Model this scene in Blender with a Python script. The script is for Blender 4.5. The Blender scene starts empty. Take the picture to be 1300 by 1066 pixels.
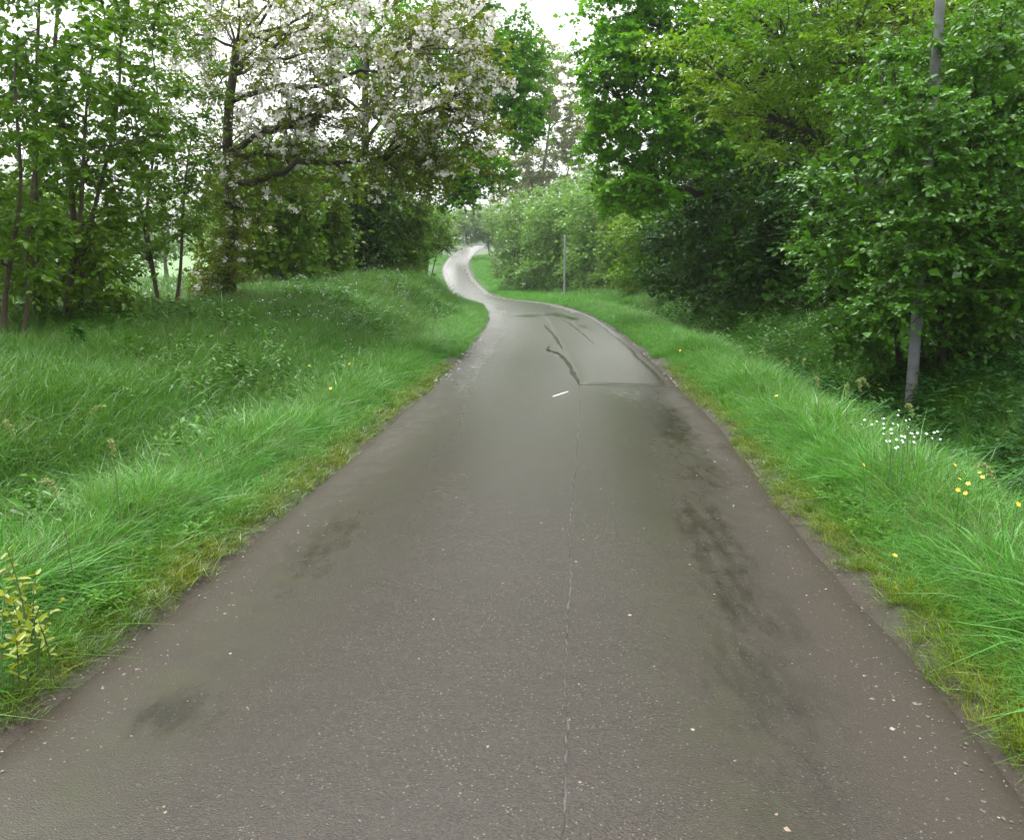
import bpy, math
import numpy as np

R = math.radians
scene = bpy.context.scene
COL = scene.collection
rng = np.random.default_rng(11)

# ------------------------------------------------------------------ camera
F_PX, CX, CY = 1012.0, 650.0, 487.5          # focal length and optical centre in photograph pixels
PITCH, CAM_H = R(8.4), 1.6
cam_d = bpy.data.cameras.new('camera')
cam = bpy.data.objects.new('camera', cam_d)
COL.objects.link(cam)
cam.location = (0, 0, CAM_H)
cam.rotation_euler = (R(90) - PITCH, 0, 0)
cam_d.sensor_width = 36.0
cam_d.lens = 36.0 * F_PX / 1300.0
cam_d.shift_y = -45.5 / 1300.0
cam_d.clip_start = 0.05
cam_d.clip_end = 3000
scene.camera = cam

# ------------------------------------------------------------------ world, sun, exposure
SUN_EL, SUN_AZ = R(76), R(-40)
world = bpy.data.worlds.new('World')
scene.world = world
world.use_nodes = True
wn, wl = world.node_tree.nodes, world.node_tree.links
wn.clear()
w_out = wn.new('ShaderNodeOutputWorld')
w_bg = wn.new('ShaderNodeBackground')
w_sky = wn.new('ShaderNodeTexSky')
w_sky.sky_type = 'NISHITA'
w_sky.sun_disc = False
w_sky.sun_elevation = SUN_EL
w_sky.sun_rotation = SUN_AZ
w_sky.air_density = 1.6
w_sky.dust_density = 6.0
w_sky.ozone_density = 1.0
w_hs = wn.new('ShaderNodeHueSaturation')      # a closed cloud cover takes the blue out of the sky
w_hs.inputs['Saturation'].default_value = 0.03
w_hs.inputs['Value'].default_value = 1.6
wl.new(w_sky.outputs[0], w_hs.inputs['Color'])
wl.new(w_hs.outputs[0], w_bg.inputs['Color'])
w_bg.inputs['Strength'].default_value = 0.15
wl.new(w_bg.outputs[0], w_out.inputs['Surface'])

sun_d = bpy.data.lights.new('sun', 'SUN')
sun = bpy.data.objects.new('sun', sun_d)
COL.objects.link(sun)
sun_d.energy = 0.5
sun_d.angle = R(60)
sun_d.color = (1.0, 0.97, 0.92)
sun.rotation_euler = (R(90) - SUN_EL, 0, R(180) - SUN_AZ)

vs = scene.view_settings
vs.view_transform = 'Standard'
vs.look = 'None'
vs.exposure = 1.12
vs.gamma = 1.0
vs.use_curve_mapping = False
scene.render.engine = 'CYCLES'
cy = scene.cycles
cy.max_bounces = 8
cy.diffuse_bounces = 4
cy.glossy_bounces = 3
cy.transmission_bounces = 4
cy.transparent_max_bounces = 8
cy.volume_bounces = 1
cy.use_denoising = True


def at(px, py, Y):
    """World point on the ray through a photograph pixel at the world distance Y."""
    a, b = (px - CX) / F_PX, (CY - py) / F_PX
    dy = math.cos(PITCH) + b * math.sin(PITCH)
    dz = -math.sin(PITCH) + b * math.cos(PITCH)
    k = Y / dy
    return (a * k, Y, CAM_H + dz * k)


# ------------------------------------------------------------------ small helpers
def tag(o, label=None, cat=None, group=None, kind=None):
    if label: o['label'] = label
    if cat: o['category'] = cat
    if group: o['group'] = group
    if kind: o['kind'] = kind
    return o


def empty(name, loc, label, cat, group=None, kind=None):
    o = bpy.data.objects.new(name, None)
    o.empty_display_size = 0.2
    COL.objects.link(o)
    o.location = loc
    return tag(o, label, cat, group, kind)


def mesh_np(name, verts, faces, mat=None, parent=None, loc=None, smooth=False, mats=None, mat_idx=None):
    """faces: list of (n,k) int arrays."""
    me = bpy.data.meshes.new(name)
    verts = np.asarray(verts, dtype=np.float32).reshape(-1, 3)
    if isinstance(faces, np.ndarray):
        faces = [faces]
    faces = [np.asarray(f, dtype=np.int32) for f in faces if len(f)]
    me.vertices.add(len(verts))
    me.vertices.foreach_set('co', verts.ravel())
    nl = sum(f.size for f in faces)
    npoly = sum(len(f) for f in faces)
    me.loops.add(nl)
    me.polygons.add(npoly)
    me.loops.foreach_set('vertex_index', np.concatenate([f.ravel() for f in faces]))
    starts, tot = [], 0
    for f in faces:
        k = f.shape[1]
        starts.append(tot + np.arange(len(f)) * k)
        tot += f.size
    me.polygons.foreach_set('loop_start', np.concatenate(starts).astype(np.int32))
    if smooth:
        me.polygons.foreach_set('use_smooth', np.ones(npoly, dtype=bool))
    for m in (mats or ([mat] if mat else [])):
        me.materials.append(m)
    if mat_idx is not None:
        me.polygons.foreach_set('material_index', np.asarray(mat_idx, dtype=np.int32))
    me.update(calc_edges=True)
    o = bpy.data.objects.new(name, me)
    COL.objects.link(o)
    if parent is not None:
        o.parent = parent
    if loc is not None:
        o.location = loc
    return o


def unit(v):
    return v / np.maximum(np.linalg.norm(v, axis=-1, keepdims=True), 1e-9)


def rand_unit(n, flat=1.0):
    v = rng.normal(size=(n, 3))
    v[:, 2] *= flat
    return unit(v)


class Tubes:
    """Collects tapered tubes as one mesh."""
    def __init__(self, sides=6):
        self.v, self.f, self.n, self.sides = [], [], 0, sides

    def add(self, pts, rad, sides=None, cap=True):
        k = sides or self.sides
        pts = np.asarray(pts, float)
        m = len(pts)
        rad = np.asarray(rad, float) * np.ones(m)
        t = unit(np.gradient(pts, axis=0))
        ref = np.array([0.31, 0.17, 0.93]) if abs(t[0, 2]) < 0.8 else np.array([0.9, 0.3, 0.1])
        u = unit(np.cross(t, ref))
        w = np.cross(t, u)
        a = np.arange(k) * 2 * math.pi / k
        ring = pts[:, None, :] + rad[:, None, None] * (np.cos(a)[None, :, None] * u[:, None, :] + np.sin(a)[None, :, None] * w[:, None, :])
        self.v.append(ring.reshape(-1, 3))
        i = np.arange(m - 1)[:, None] * k + np.arange(k)[None, :]
        j = np.arange(m - 1)[:, None] * k + (np.arange(k)[None, :] + 1) % k
        self.f.append(np.stack([i, j, j + k, i + k], -1).reshape(-1, 4) + self.n)
        self.n += m * k

    def build(self, name, mat, parent=None, origin=(0, 0, 0)):
        if not self.v:
            return None
        v = np.concatenate(self.v) - np.asarray(origin)
        return mesh_np(name, v, np.concatenate(self.f), mat, parent, smooth=True)


def smooth01(a, b, x):
    t = np.clip((x - a) / (b - a), 0, 1)
    return t * t * (3 - 2 * t)


def fbm(x, y, seed=0, octaves=4, scale=1.0):
    """Cheap value noise made of rotated sines, about -1..1."""
    r = np.random.default_rng(seed)
    out = 0.0
    amp, tot = 1.0, 0.0
    for o in range(octaves):
        for k in range(3):
            a = r.uniform(0, math.tau)
            f = scale * (1.9 ** o) * r.uniform(0.75, 1.3)
            out = out + amp * np.sin((x * math.cos(a) + y * math.sin(a)) * f + r.uniform(0, math.tau) + 1.7 * np.sin((y * math.cos(a) - x * math.sin(a)) * f * 0.6 + r.uniform(0, 6)))
        tot += amp * 2.2
        amp *= 0.55
    return out / tot


# ------------------------------------------------------------------ materials
class NT:
    def __init__(self, name):
        self.mat = bpy.data.materials.new(name)
        self.mat.use_nodes = True
        self.t = self.mat.node_tree
        self.t.nodes.clear()
        self.out = self.n('ShaderNodeOutputMaterial')

    def n(self, typ, ins=None, **kw):
        nd = self.t.nodes.new(typ)
        for k, v in kw.items():
            setattr(nd, k, v)
        for k, v in (ins or {}).items():
            self.set(nd, k, v)
        return nd

    def set(self, nd, k, v):
        s = nd.inputs[k]
        if isinstance(v, bpy.types.NodeSocket):
            self.t.links.new(v, s)
        elif isinstance(v, bpy.types.Node):
            self.t.links.new(v.outputs[0], s)
        else:
            if s.type == 'RGBA' and len(v) == 3:
                v = (*v, 1)
            s.default_value = v

    def math(self, op, a, b=0.0, clamp=False):
        return self.n('ShaderNodeMath', {0: a, 1: b}, operation=op, use_clamp=clamp).outputs[0]

    def mix(self, fac, a, b, blend='MIX'):
        return self.n('ShaderNodeMixRGB', {'Fac': fac, 'Color1': a, 'Color2': b}, blend_type=blend).outputs[0]

    def noise(self, vec, scale, detail=3.0, rough=0.55):
        return self.n('ShaderNodeTexNoise', {'Vector': vec, 'Scale': scale, 'Detail': detail, 'Roughness': rough}).outputs['Fac']

    def ramp(self, v, lo, hi, a=0.0, b=1.0):
        return self.n('ShaderNodeMapRange', {'Value': v, 'From Min': lo, 'From Max': hi, 'To Min': a, 'To Max': b}, clamp=True).outputs[0]

    def surface(self, sh):
        self.t.links.new(sh if isinstance(sh, bpy.types.NodeSocket) else sh.outputs[0], self.out.inputs['Surface'])
        return self.mat


def leaf_mat(name, c1, c2, trans=0.42, gloss=0.35, rough=0.38, c3=None, patch=0.35, inst=False):
    m = NT(name)
    geo = m.n('ShaderNodeNewGeometry')
    rnd = geo.outputs['Random Per Island']
    col = m.mix(rnd, c1, c2)
    pos = geo.outputs['Position']
    n1 = m.ramp(m.noise(pos, patch, 3.0), 0.35, 0.7)
    if c3 is not None:
        col = m.mix(n1, col, c3)
    if inst:
        oi = m.n('ShaderNodeObjectInfo')
        v = m.ramp(oi.outputs['Random'], 0, 1, 0.72, 1.25)
        col = m.n('ShaderNodeHueSaturation', {'Color': col, 'Value': v}).outputs[0]
    tcol = m.mix(0.55, col, m.mix(1.0, col, (1.5, 1.35, 0.5), 'MULTIPLY'))
    d = m.n('ShaderNodeBsdfDiffuse', {'Color': col})
    t = m.n('ShaderNodeBsdfTranslucent', {'Color': tcol})
    s = m.n('ShaderNodeMixShader', {0: trans, 1: d.outputs[0], 2: t.outputs[0]})
    g = m.n('ShaderNodeBsdfGlossy', {'Color': (0.95, 0.97, 1.0), 'Roughness': rough})
    fr = m.n('ShaderNodeFresnel', {'IOR': 1.38})
    fac = m.math('MULTIPLY', fr.outputs[0], gloss * 0.15)
    return m.surface(m.n('ShaderNodeMixShader', {0: fac, 1: s.outputs[0], 2: g.outputs[0]}))


def bark_mat(name, c1, c2, scale=14.0):
    m = NT(name)
    tc = m.n('ShaderNodeTexCoord').outputs['Object']
    mp = m.n('ShaderNodeMapping', {'Vector': tc, 'Scale': (1, 1, 0.22)}).outputs[0]
    nz = m.noise(mp, scale, 6.0, 0.65)
    big = m.noise(tc, 1.3, 2.0)
    col = m.mix(m.ramp(nz, 0.32, 0.68), c1, c2)
    col = m.mix(m.ramp(big, 0.5, 0.75, 0.0, 0.45), col, (0.05, 0.075, 0.025))      # algae on the wet bark
    bp = m.n('ShaderNodeBump', {'Strength': 0.6, 'Distance': 0.02, 'Height': nz})
    return m.surface(m.n('ShaderNodeBsdfPrincipled', {'Base Color': col, 'Roughness': 0.75, 'Normal': bp.outputs[0]}))


def plain_mat(name, col, rough=0.6, metal=0.0, col2=None, scale=8.0, trans=0.0):
    m = NT(name)
    c = col
    if col2 is not None:
        tc = m.n('ShaderNodeTexCoord').outputs['Object']
        c = m.mix(m.ramp(m.noise(tc, scale, 4.0), 0.35, 0.65), col, col2)
    p = m.n('ShaderNodeBsdfPrincipled', {'Base Color': c, 'Roughness': rough, 'Metallic': metal})
    if trans:
        t = m.n('ShaderNodeBsdfTranslucent', {'Color': c})
        return m.surface(m.n('ShaderNodeMixShader', {0: trans, 1: p.outputs[0], 2: t.outputs[0]}))
    return m.surface(p)


M = {}
M['bark_dark'] = bark_mat('bark_dark', (0.018, 0.014, 0.010), (0.055, 0.042, 0.032))
M['bark_brown'] = bark_mat('bark_brown', (0.030, 0.020, 0.012), (0.085, 0.058, 0.038))
M['bark_grey'] = bark_mat('bark_grey', (0.05, 0.045, 0.038), (0.13, 0.12, 0.10))
M['stake'] = bark_mat('stake_wood', (0.14, 0.05, 0.025), (0.24, 0.10, 0.05), 20)

# ------------------------------------------------------------------ the lane: centreline, ground heights
CTRL = np.array([  # x, y, z of the centreline
    (-0.90, -7, 0.0), (-0.64, -4, 0.0), (-0.28, 0, 0.0), (0.16, 5, 0.0), (0.56, 10, 0.0), (0.82, 15, 0.0), (0.94, 20.2, 0.0), (0.92, 26, 0.0),
    (0.60, 31.6, -0.03), (0.20, 36, -0.10), (-0.60, 41, -0.2), (-1.72, 48, -0.36), (-3.1, 60, -0.5), (-4.75, 80, -0.35),
    (-6.15, 92, 0.40), (-7.1, 102, 1.38), (-7.75, 116, 2.3), (-8.0, 130, 3.25), (-7.3, 150, 4.85), (-4.5, 170, 5.9), (2, 195, 6.3), (18, 230, 6.3), (45, 280, 6.3), (110, 400, 6.3)], float)
HALF = 1.65


def catmull(P, n=24):
    out = []
    Q = np.vstack([2 * P[0] - P[1], P, 2 * P[-1] - P[-2]])
    for i in range(1, len(Q) - 2):
        t = np.linspace(0, 1, n, endpoint=False)[:, None]
        a, b, c, d = Q[i - 1], Q[i], Q[i + 1], Q[i + 2]
        out.append(0.5 * (2 * b + (c - a) * t + (2 * a - 5 * b + 4 * c - d) * t ** 2 + (3 * b - a - 3 * c + d) * t ** 3))
    out.append(P[-1:])
    return np.vstack(out)


CL = catmull(CTRL)
SEG = np.r_[0, np.cumsum(np.linalg.norm(np.diff(CL[:, :2], axis=0), axis=1))]
TAN = unit(np.gradient(CL[:, :2], axis=0))
NRM = np.stack([TAN[:, 1], -TAN[:, 0]], -1)      # to the right of travel
ARC0 = np.interp(0.0, CL[:, 1], SEG)             # arc length at the camera


def road_frame(x, y):
    """signed lateral offset (right +), centre height, centre y, arc length from the camera."""
    x = np.asarray(x, float).ravel(); y = np.asarray(y, float).ravel()
    s = np.empty_like(x); idx = np.empty(len(x), int); along = np.empty_like(x)
    for a in range(0, len(x), 20000):
        b = slice(a, a + 20000)
        d2 = (x[b, None] - CL[None, :, 0]) ** 2 + (y[b, None] - CL[None, :, 1]) ** 2
        i = d2.argmin(1)
        idx[b] = i
        dx, dy = x[b] - CL[i, 0], y[b] - CL[i, 1]
        lat = dx * NRM[i, 0] + dy * NRM[i, 1]
        alo = dx * TAN[i, 0] + dy * TAN[i, 1]
        dist = np.sqrt(d2[np.arange(len(i)), i])
        s[b] = np.where(np.abs(alo) < 1.0, lat, np.sign(lat) * dist)
        along[b] = alo
    arc = SEG[idx] + np.clip(along, -1, 1)
    zc = np.interp(arc, SEG, CL[:, 2])
    yc = np.interp(arc, SEG, CL[:, 1])
    return s, zc, yc, arc - ARC0


def ground_z(x, y):
    shp = np.shape(x)
    x = np.asarray(x, float).ravel(); y = np.asarray(y, float).ravel()
    s, zc, yc, arc = road_frame(x, y)
    dl, dr = -s - HALF, s - HALF
    hL = np.interp(yc, [-5, 6, 11, 16, 22, 30, 36, 45, 60, 90, 150], [0.46, 0.58, 0.68, 0.78, 0.98, 1.0, 0.75, 0.45, 0.5, 0.9, 1.4])
    w = np.interp(yc, [0, 12, 22, 34, 60], [4.4, 4.3, 3.0, 2.4, 4.0])
    left = -0.20 * np.exp(-((dl - 1.55) / 0.5) ** 2) * smooth01(26, 14, yc) + hL * smooth01(1.0, w, dl)
    ditch = np.interp(yc, [-5, 3, 14, 26, 36, 50], [0.75, 0.7, 0.55, 0.35, 0.15, 0.0])
    hR = np.interp(yc, [-5, 8, 16, 28, 40, 60, 100], [0.10, 0.20, 0.42, 0.55, 0.35, 0.25, 0.3])
    right = -ditch * np.exp(-((dr - 2.15) / 0.62) ** 2) + hR * smooth01(2.6, 4.4, dr)
    lat = np.where(s < 0, left, right)
    bump = 0.08 * fbm(x, y, 3, 3, 1.1) + 0.012 * fbm(x, y, 5, 2, 5.0)
    off = np.abs(s) - HALF
    z = zc + lat + bump * smooth01(0.25, 1.6, off) + 0.03 * smooth01(0.02, 0.30, off)
    z = np.where(off < 0.12, zc - 0.06 + (0.06) * smooth01(-0.04, 0.12, off), z)
    far = np.hypot(x, y - 60)
    z = z + 3.0 * smooth01(120, 420, far) * (0.5 + 0.5 * fbm(x, y, 8, 2, 0.012))
    return z.reshape(shp)


gx = np.unique(np.round(np.r_[np.linspace(-760, -60, 22), np.linspace(-60, -9, 26), np.arange(-9, 8.01, 0.19), np.linspace(8, 60, 26), np.linspace(60, 760, 22)], 3))
gy = np.unique(np.round(np.r_[np.linspace(-700, -20, 18), np.linspace(-20, -2, 10), np.arange(-2, 46, 0.24), np.arange(46, 175, 1.0), np.linspace(175, 260, 28), np.linspace(260, 820, 22)], 3))
GX, GY = np.meshgrid(gx, gy)
GZ = ground_z(GX, GY)
nx, ny = len(gx), len(gy)
ii = (np.arange(ny - 1)[:, None] * nx + np.arange(nx - 1)[None, :]).ravel()
g_s, _, g_yc, g_arc = road_frame(GX, GY)


def add_attr(o, name, arr):
    a = o.data.attributes.new(name, 'FLOAT', 'POINT')
    a.data.foreach_set('value', np.asarray(arr, np.float32).ravel())


def ground_material():
    m = NT('turf_and_soil')
    pos = m.n('ShaderNodeNewGeometry').outputs['Position']
    off = m.n('ShaderNodeAttribute', attribute_name='off').outputs['Fac']
    fine = m.noise(pos, 35.0, 5.0, 0.7)
    mid = m.noise(pos, 2.2, 4.0)
    grass = m.mix(m.ramp(mid, 0.35, 0.65), (0.022, 0.050, 0.012), (0.040, 0.085, 0.018))
    grass = m.mix(m.ramp(fine, 0.4, 0.75), grass, (0.030, 0.034, 0.014))
    soil = m.mix(fine, (0.017, 0.012, 0.007), (0.044, 0.030, 0.018))
    moss = m.mix(fine, (0.014, 0.020, 0.006), (0.042, 0.050, 0.012))
    edge = m.math('ADD', off, m.ramp(mid, 0.3, 0.7, -0.10, 0.10))
    col = m.mix(m.ramp(edge, 0.03, 0.15), soil, moss)
    col = m.mix(m.ramp(edge, 0.22, 0.5), col, grass)
    field = m.mix(m.ramp(mid, 0.3, 0.7), (0.07, 0.16, 0.035), (0.10, 0.19, 0.05))
    col = m.mix(m.ramp(off, 7.0, 9.5), col, field)
    bp = m.n('ShaderNodeBump', {'Strength': 0.9, 'Distance': 0.03, 'Height': fine})
    return m.surface(m.n('ShaderNodeBsdfPrincipled', {'Base Color': col, 'Roughness': 0.7, 'Normal': bp.outputs[0]}))


ground = mesh_np('ground', np.stack([GX, GY, GZ], -1).reshape(-1, 3), np.stack([ii, ii + 1, ii + nx + 1, ii + nx], -1), ground_material(), smooth=True)
tag(ground, 'grassy ground with banks and a ditch beside the lane', kind='structure')
add_attr(ground, 'off', np.abs(g_s) - HALF)


# ------------------------------------------------------------------ the road sheet
def road_material():
    m = NT('wet_worn_asphalt')
    pos = m.n('ShaderNodeNewGeometry').outputs['Position']
    wet = m.n('ShaderNodeAttribute', attribute_name='wet').outputs['Fac']
    mud = m.n('ShaderNodeAttribute', attribute_name='mud').outputs['Fac']
    alg = m.n('ShaderNodeAttribute', attribute_name='algae').outputs['Fac']
    stone = m.n('ShaderNodeTexVoronoi', {'Vector': pos, 'Scale': 185.0, 'Randomness': 1.0})
    sd, scol = stone.outputs['Distance'], stone.outputs['Color']
    grain = m.noise(pos, 260.0, 3.0, 0.7)
    mid = m.noise(pos, 5.0, 6.0, 0.62)
    big = m.noise(pos, 0.55, 4.0, 0.6)
    tone = m.n('ShaderNodeSeparateColor', {0: scol})
    base = m.mix(tone.outputs[0], (0.012, 0.0092, 0.0060), (0.046, 0.0365, 0.0255))
    base = m.mix(m.ramp(tone.outputs[1], 0.978, 0.988), base, (0.13, 0.12, 0.105))        # pale chippings
    base = m.mix(m.ramp(tone.outputs[2], 0.95, 0.97, 0, 0.5), base, (0.11, 0.07, 0.042))  # rusty chippings
    base = m.mix(m.ramp(sd, 0.35, 0.62, 0.0, 0.65), base, (0.018, 0.016, 0.014))          # tar between the stones
    base = m.mix(m.ramp(mid, 0.3, 0.75, 0.0, 0.35), base, (0.030, 0.027, 0.023))
    side_ = m.ramp(m.math('ADD', alg, m.math('MULTIPLY', mid, 0.6)), 0.25, 1.0, 0.0, 0.55)
    base = m.mix(side_, base, (0.023, 0.019, 0.0125))
    mudmask = m.math('MULTIPLY', mud, m.ramp(m.math('ADD', mid, m.math('MULTIPLY', big, 0.5)), 0.45, 0.95, 0.35, 1.0))
    base = m.mix(mudmask, base, m.mix(grain, (0.016, 0.0115, 0.0070), (0.036, 0.027, 0.0175)))
    algm = m.math('MULTIPLY', alg, m.ramp(mid, 0.35, 0.65))
    base = m.mix(m.math('MULTIPLY', algm, 0.55), base, (0.030, 0.036, 0.010))
    streak = m.noise(m.n('ShaderNodeMapping', {'Vector': pos, 'Scale': (1.6, 0.55, 1.0)}).outputs[0], 7.0, 6.0, 0.68)
    wetn = m.math('ADD', wet, m.math('MULTIPLY', m.math('SUBTRACT', streak, 0.5), m.ramp(wet, 0.03, 0.35, 0.2, 2.0)))
    wetm = m.ramp(wetn, 0.22, 0.95)
    dark = m.mix(m.math('MULTIPLY', wetm, 0.80), (1, 1, 1), (0.42, 0.42, 0.40))
    col = m.mix(1.0, base, dark, 'MULTIPLY')
    damp = m.ramp(m.math('ADD', m.math('MULTIPLY', big, 0.7), m.math('MULTIPLY', mid, 0.5)), 0.4, 0.85)
    sheen = m.n('ShaderNodeAttribute', attribute_name='sheen').outputs['Fac']
    rough = m.mix(damp, (0.30, 0.30, 0.30), (0.21, 0.21, 0.21))
    rough = m.mix(m.math('MULTIPLY', sheen, 0.85), rough, (0.24, 0.24, 0.24))
    rough = m.mix(wetm, rough, (0.10, 0.10, 0.10))
    rough = m.mix(mudmask, rough, (0.5, 0.5, 0.5))
    bfar = m.ramp(sheen, 0.0, 1.0, 1.0, 0.8)
    hgt = m.math('ADD', m.math('MULTIPLY', sd, -1.0), m.math('MULTIPLY', grain, 0.35))
    bst = m.math('MULTIPLY', m.ramp(wetm, 0.0, 1.0, 0.30, 0.10), bfar)
    b1 = m.n('ShaderNodeBump', {'Strength': bst, 'Distance': 0.0045, 'Height': hgt})
    b2 = m.n('ShaderNodeBump', {'Strength': 0.25, 'Distance': 0.02, 'Height': m.noise(pos, 3.0, 3.0), 'Normal': b1.outputs[0]})
    return m.surface(m.n('ShaderNodeBsdfPrincipled', {'Base Color': col, 'Roughness': rough, 'Specular IOR Level': m.ramp(sheen, 0, 1, 0.27, 0.8), 'Normal': b2.outputs[0]}))


M['road'] = road_material()
arcs = np.r_[np.arange(-6, 16, 0.09), np.arange(16, 60, 0.22), np.arange(60, 175, 0.6), np.arange(175, 330, 4.0)]


def cl_at(arc):
    a = arc + ARC0
    c = np.stack([np.interp(a, SEG, CL[:, k]) for k in range(3)], -1)
    n = unit(np.stack([np.interp(a, SEG, NRM[:, k]) for k in range(2)], -1))
    return c, n


def lane_pt(lat, arc, dz=0.0):
    c, n = cl_at(np.atleast_1d(np.asarray(arc, float)))
    lat = np.atleast_1d(np.asarray(lat, float))
    p = np.empty((len(c), 3))
    p[:, :2] = c[:, :2] + n * lat[:, None]
    p[:, 2] = road_z(lat, np.asarray(arc, float), c[:, 2]) + dz
    return p


def road_z(lat, arc, zc):
    crown = 0.025 * (1 - (lat / HALF) ** 2)
    rut = -0.008 * (np.exp(-((lat - 1.0) / 0.28) ** 2) + np.exp(-((lat + 1.05) / 0.28) ** 2))
    return zc + 0.012 + crown + rut + 0.004 * fbm(lat * 1.3, arc, 21, 3, 0.9)


def blob(lat, arc, l0, a0, sl, sa, amp=1.0):
    return amp * np.exp(-((lat - l0) / sl) ** 2 - ((arc - a0) / sa) ** 2)


lat_u = np.linspace(-1, 1, 47)
wob_l = HALF + 0.05 * fbm(arcs, arcs * 0, 31, 4, 1.3)
wob_r = HALF + 0.06 * fbm(arcs, arcs * 0, 32, 4, 1.1)
LAT = np.where(lat_u[None, :] < 0, lat_u[None, :] * wob_l[:, None], lat_u[None, :] * wob_r[:, None])
ARC = np.repeat(arcs[:, None], len(lat_u), 1)
c_, n_ = cl_at(arcs)
RX = c_[:, None, 0] + n_[:, None, 0] * LAT
RY = c_[:, None, 1] + n_[:, None, 1] * LAT
RZ = road_z(LAT, ARC, c_[:, None, 2])
edge = np.minimum(1, np.abs(lat_u))[None, :] ** 40
RZ = RZ - 0.03 * edge
na, nl_ = RX.shape
jj = (np.arange(na - 1)[:, None] * nl_ + np.arange(nl_ - 1)[None, :]).ravel()
road = mesh_np('road', np.stack([RX, RY, RZ], -1).reshape(-1, 3), np.stack([jj, jj + 1, jj + nl_ + 1, jj + nl_], -1), M['road'], smooth=True)
tag(road, 'narrow wet asphalt lane winding away between hedges', kind='structure')


def wear(L, A):
    near = smooth01(14, 8, A)
    wet = 0.50 * np.exp(-((L - 1.08 + 0.10 * np.sin(A * 0.7)) / 0.27) ** 2) * smooth01(12.5, 10.5, A) * (0.6 + 0.5 * fbm(A, L, 41, 3, 0.9))
    wet += 0.26 * np.exp(-((L + 1.15) / 0.22) ** 2) * (0.55 + 0.6 * fbm(A, L, 42, 3, 0.8)) * smooth01(9, 6, A)
    wet += blob(L, A, 1.06, 3.9, .2, .5, .4) + blob(L, A, 1.0, 2.95, .2, .3, .35) + blob(L, A, 1.15, 3.45, .15, .2, .3) + blob(L, A, -1.22, 4.35, .2, .6, .4) + blob(L, A, -1.15, 2.55, .16, .16, .6) + blob(L, A, 1.0, 4.9, .16, .4, .35)
    wet += blob(L, A, 0.9, 10.0, .35, .55, .5) + blob(L, A, 1.25, 8.2, .2, 1.1, .5) + blob(L, A, 1.35, 6.4, .12, .6, .3)
    wet += blob(L, A, -1.3, 10.6, .16, .8, .8) + blob(L, A, -1.35, 12.6, .16, 1.0, .8) + blob(L, A, -1.28, 15, .2, 1.2, .7)
    wet += blob(L, A, -0.8, 14.5, .3, 1.5, .12) + blob(L, A, -.55, 25.5, .4, .9, .55) + blob(L, A, 0.5, 26.0, .7, 1.7, .55) + blob(L, A, 0.85, 24.0, .35, 1.2, .5) + blob(L, A, .95, 21, .2, 1.5, .5)
    mud = smooth01(1.05, 1.62, np.abs(L) + 0.18 * fbm(L, A, 43, 4, 1.4)) * np.where(L > 0, 1.0, 0.8)
    mud += np.where(L > 0, 0.25 * smooth01(0.6, 1.4, L) * near, 0.18 * smooth01(-0.2, -1.3, L) * near)
    alg = np.exp(-((L - 0.78) / 0.22) ** 2) * smooth01(13, 9, A) * 0.6 + np.exp(-((L + 1.25) / 0.25) ** 2) * 0.7 + 0.3 * blob(L, A, 0.3, 9.6, .6, .5)
    alg += blob(L, A, 1.1, 9.3, .4, .5, .9) + blob(L, A, 1.2, 7.2, .16, 1.4, .8)
    return wet, np.clip(mud, 0, 1), np.clip(alg, 0, 1)


w_, m_, a_ = wear(LAT, ARC)
add_attr(road, 'wet', w_); add_attr(road, 'sheen', smooth01(2.5, 11, ARC)); add_attr(road, 'mud', m_); add_attr(road, 'algae', a_)


# relaid strip on the right, from the cross joint to the bend
def patch_material():
    m = NT('newer_asphalt')
    pos = m.n('ShaderNodeNewGeometry').outputs['Position']
    wet = m.n('ShaderNodeAttribute', attribute_name='wet').outputs['Fac']
    grain = m.noise(pos, 150.0, 4.0, 0.7)
    mid = m.noise(pos, 3.0, 5.0, 0.6)
    col = m.mix(grain, (0.021, 0.018, 0.0145), (0.054, 0.047, 0.039))
    col = m.mix(m.ramp(mid, 0.35, 0.7, 0, 0.4), col, (0.05, 0.045, 0.038))
    wetm = m.ramp(m.math('ADD', wet, m.math('MULTIPLY', m.math('SUBTRACT', mid, 0.5), 1.7)), 0.4, 0.7)
    col = m.mix(m.math('MULTIPLY', wetm, 0.7), col, (0.012, 0.012, 0.011))
    rough = m.ramp(wetm, 0, 1, 0.26, 0.08)
    bp = m.n('ShaderNodeBump', {'Strength': 0.30, 'Distance': 0.003, 'Height': grain})
    return m.surface(m.n('ShaderNodeBsdfPrincipled', {'Base Color': col, 'Roughness': rough, 'Normal': bp.outputs[0]}))


def seam_lat(a):
    return np.interp(a, [-6, 2.3, 4.3, 6.6, 10.6, 13, 17, 21, 26], [0.30, 0.24, 0.22, 0.255, 0.30, 0.22, 0.05, 0.02, 0.0])


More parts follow.
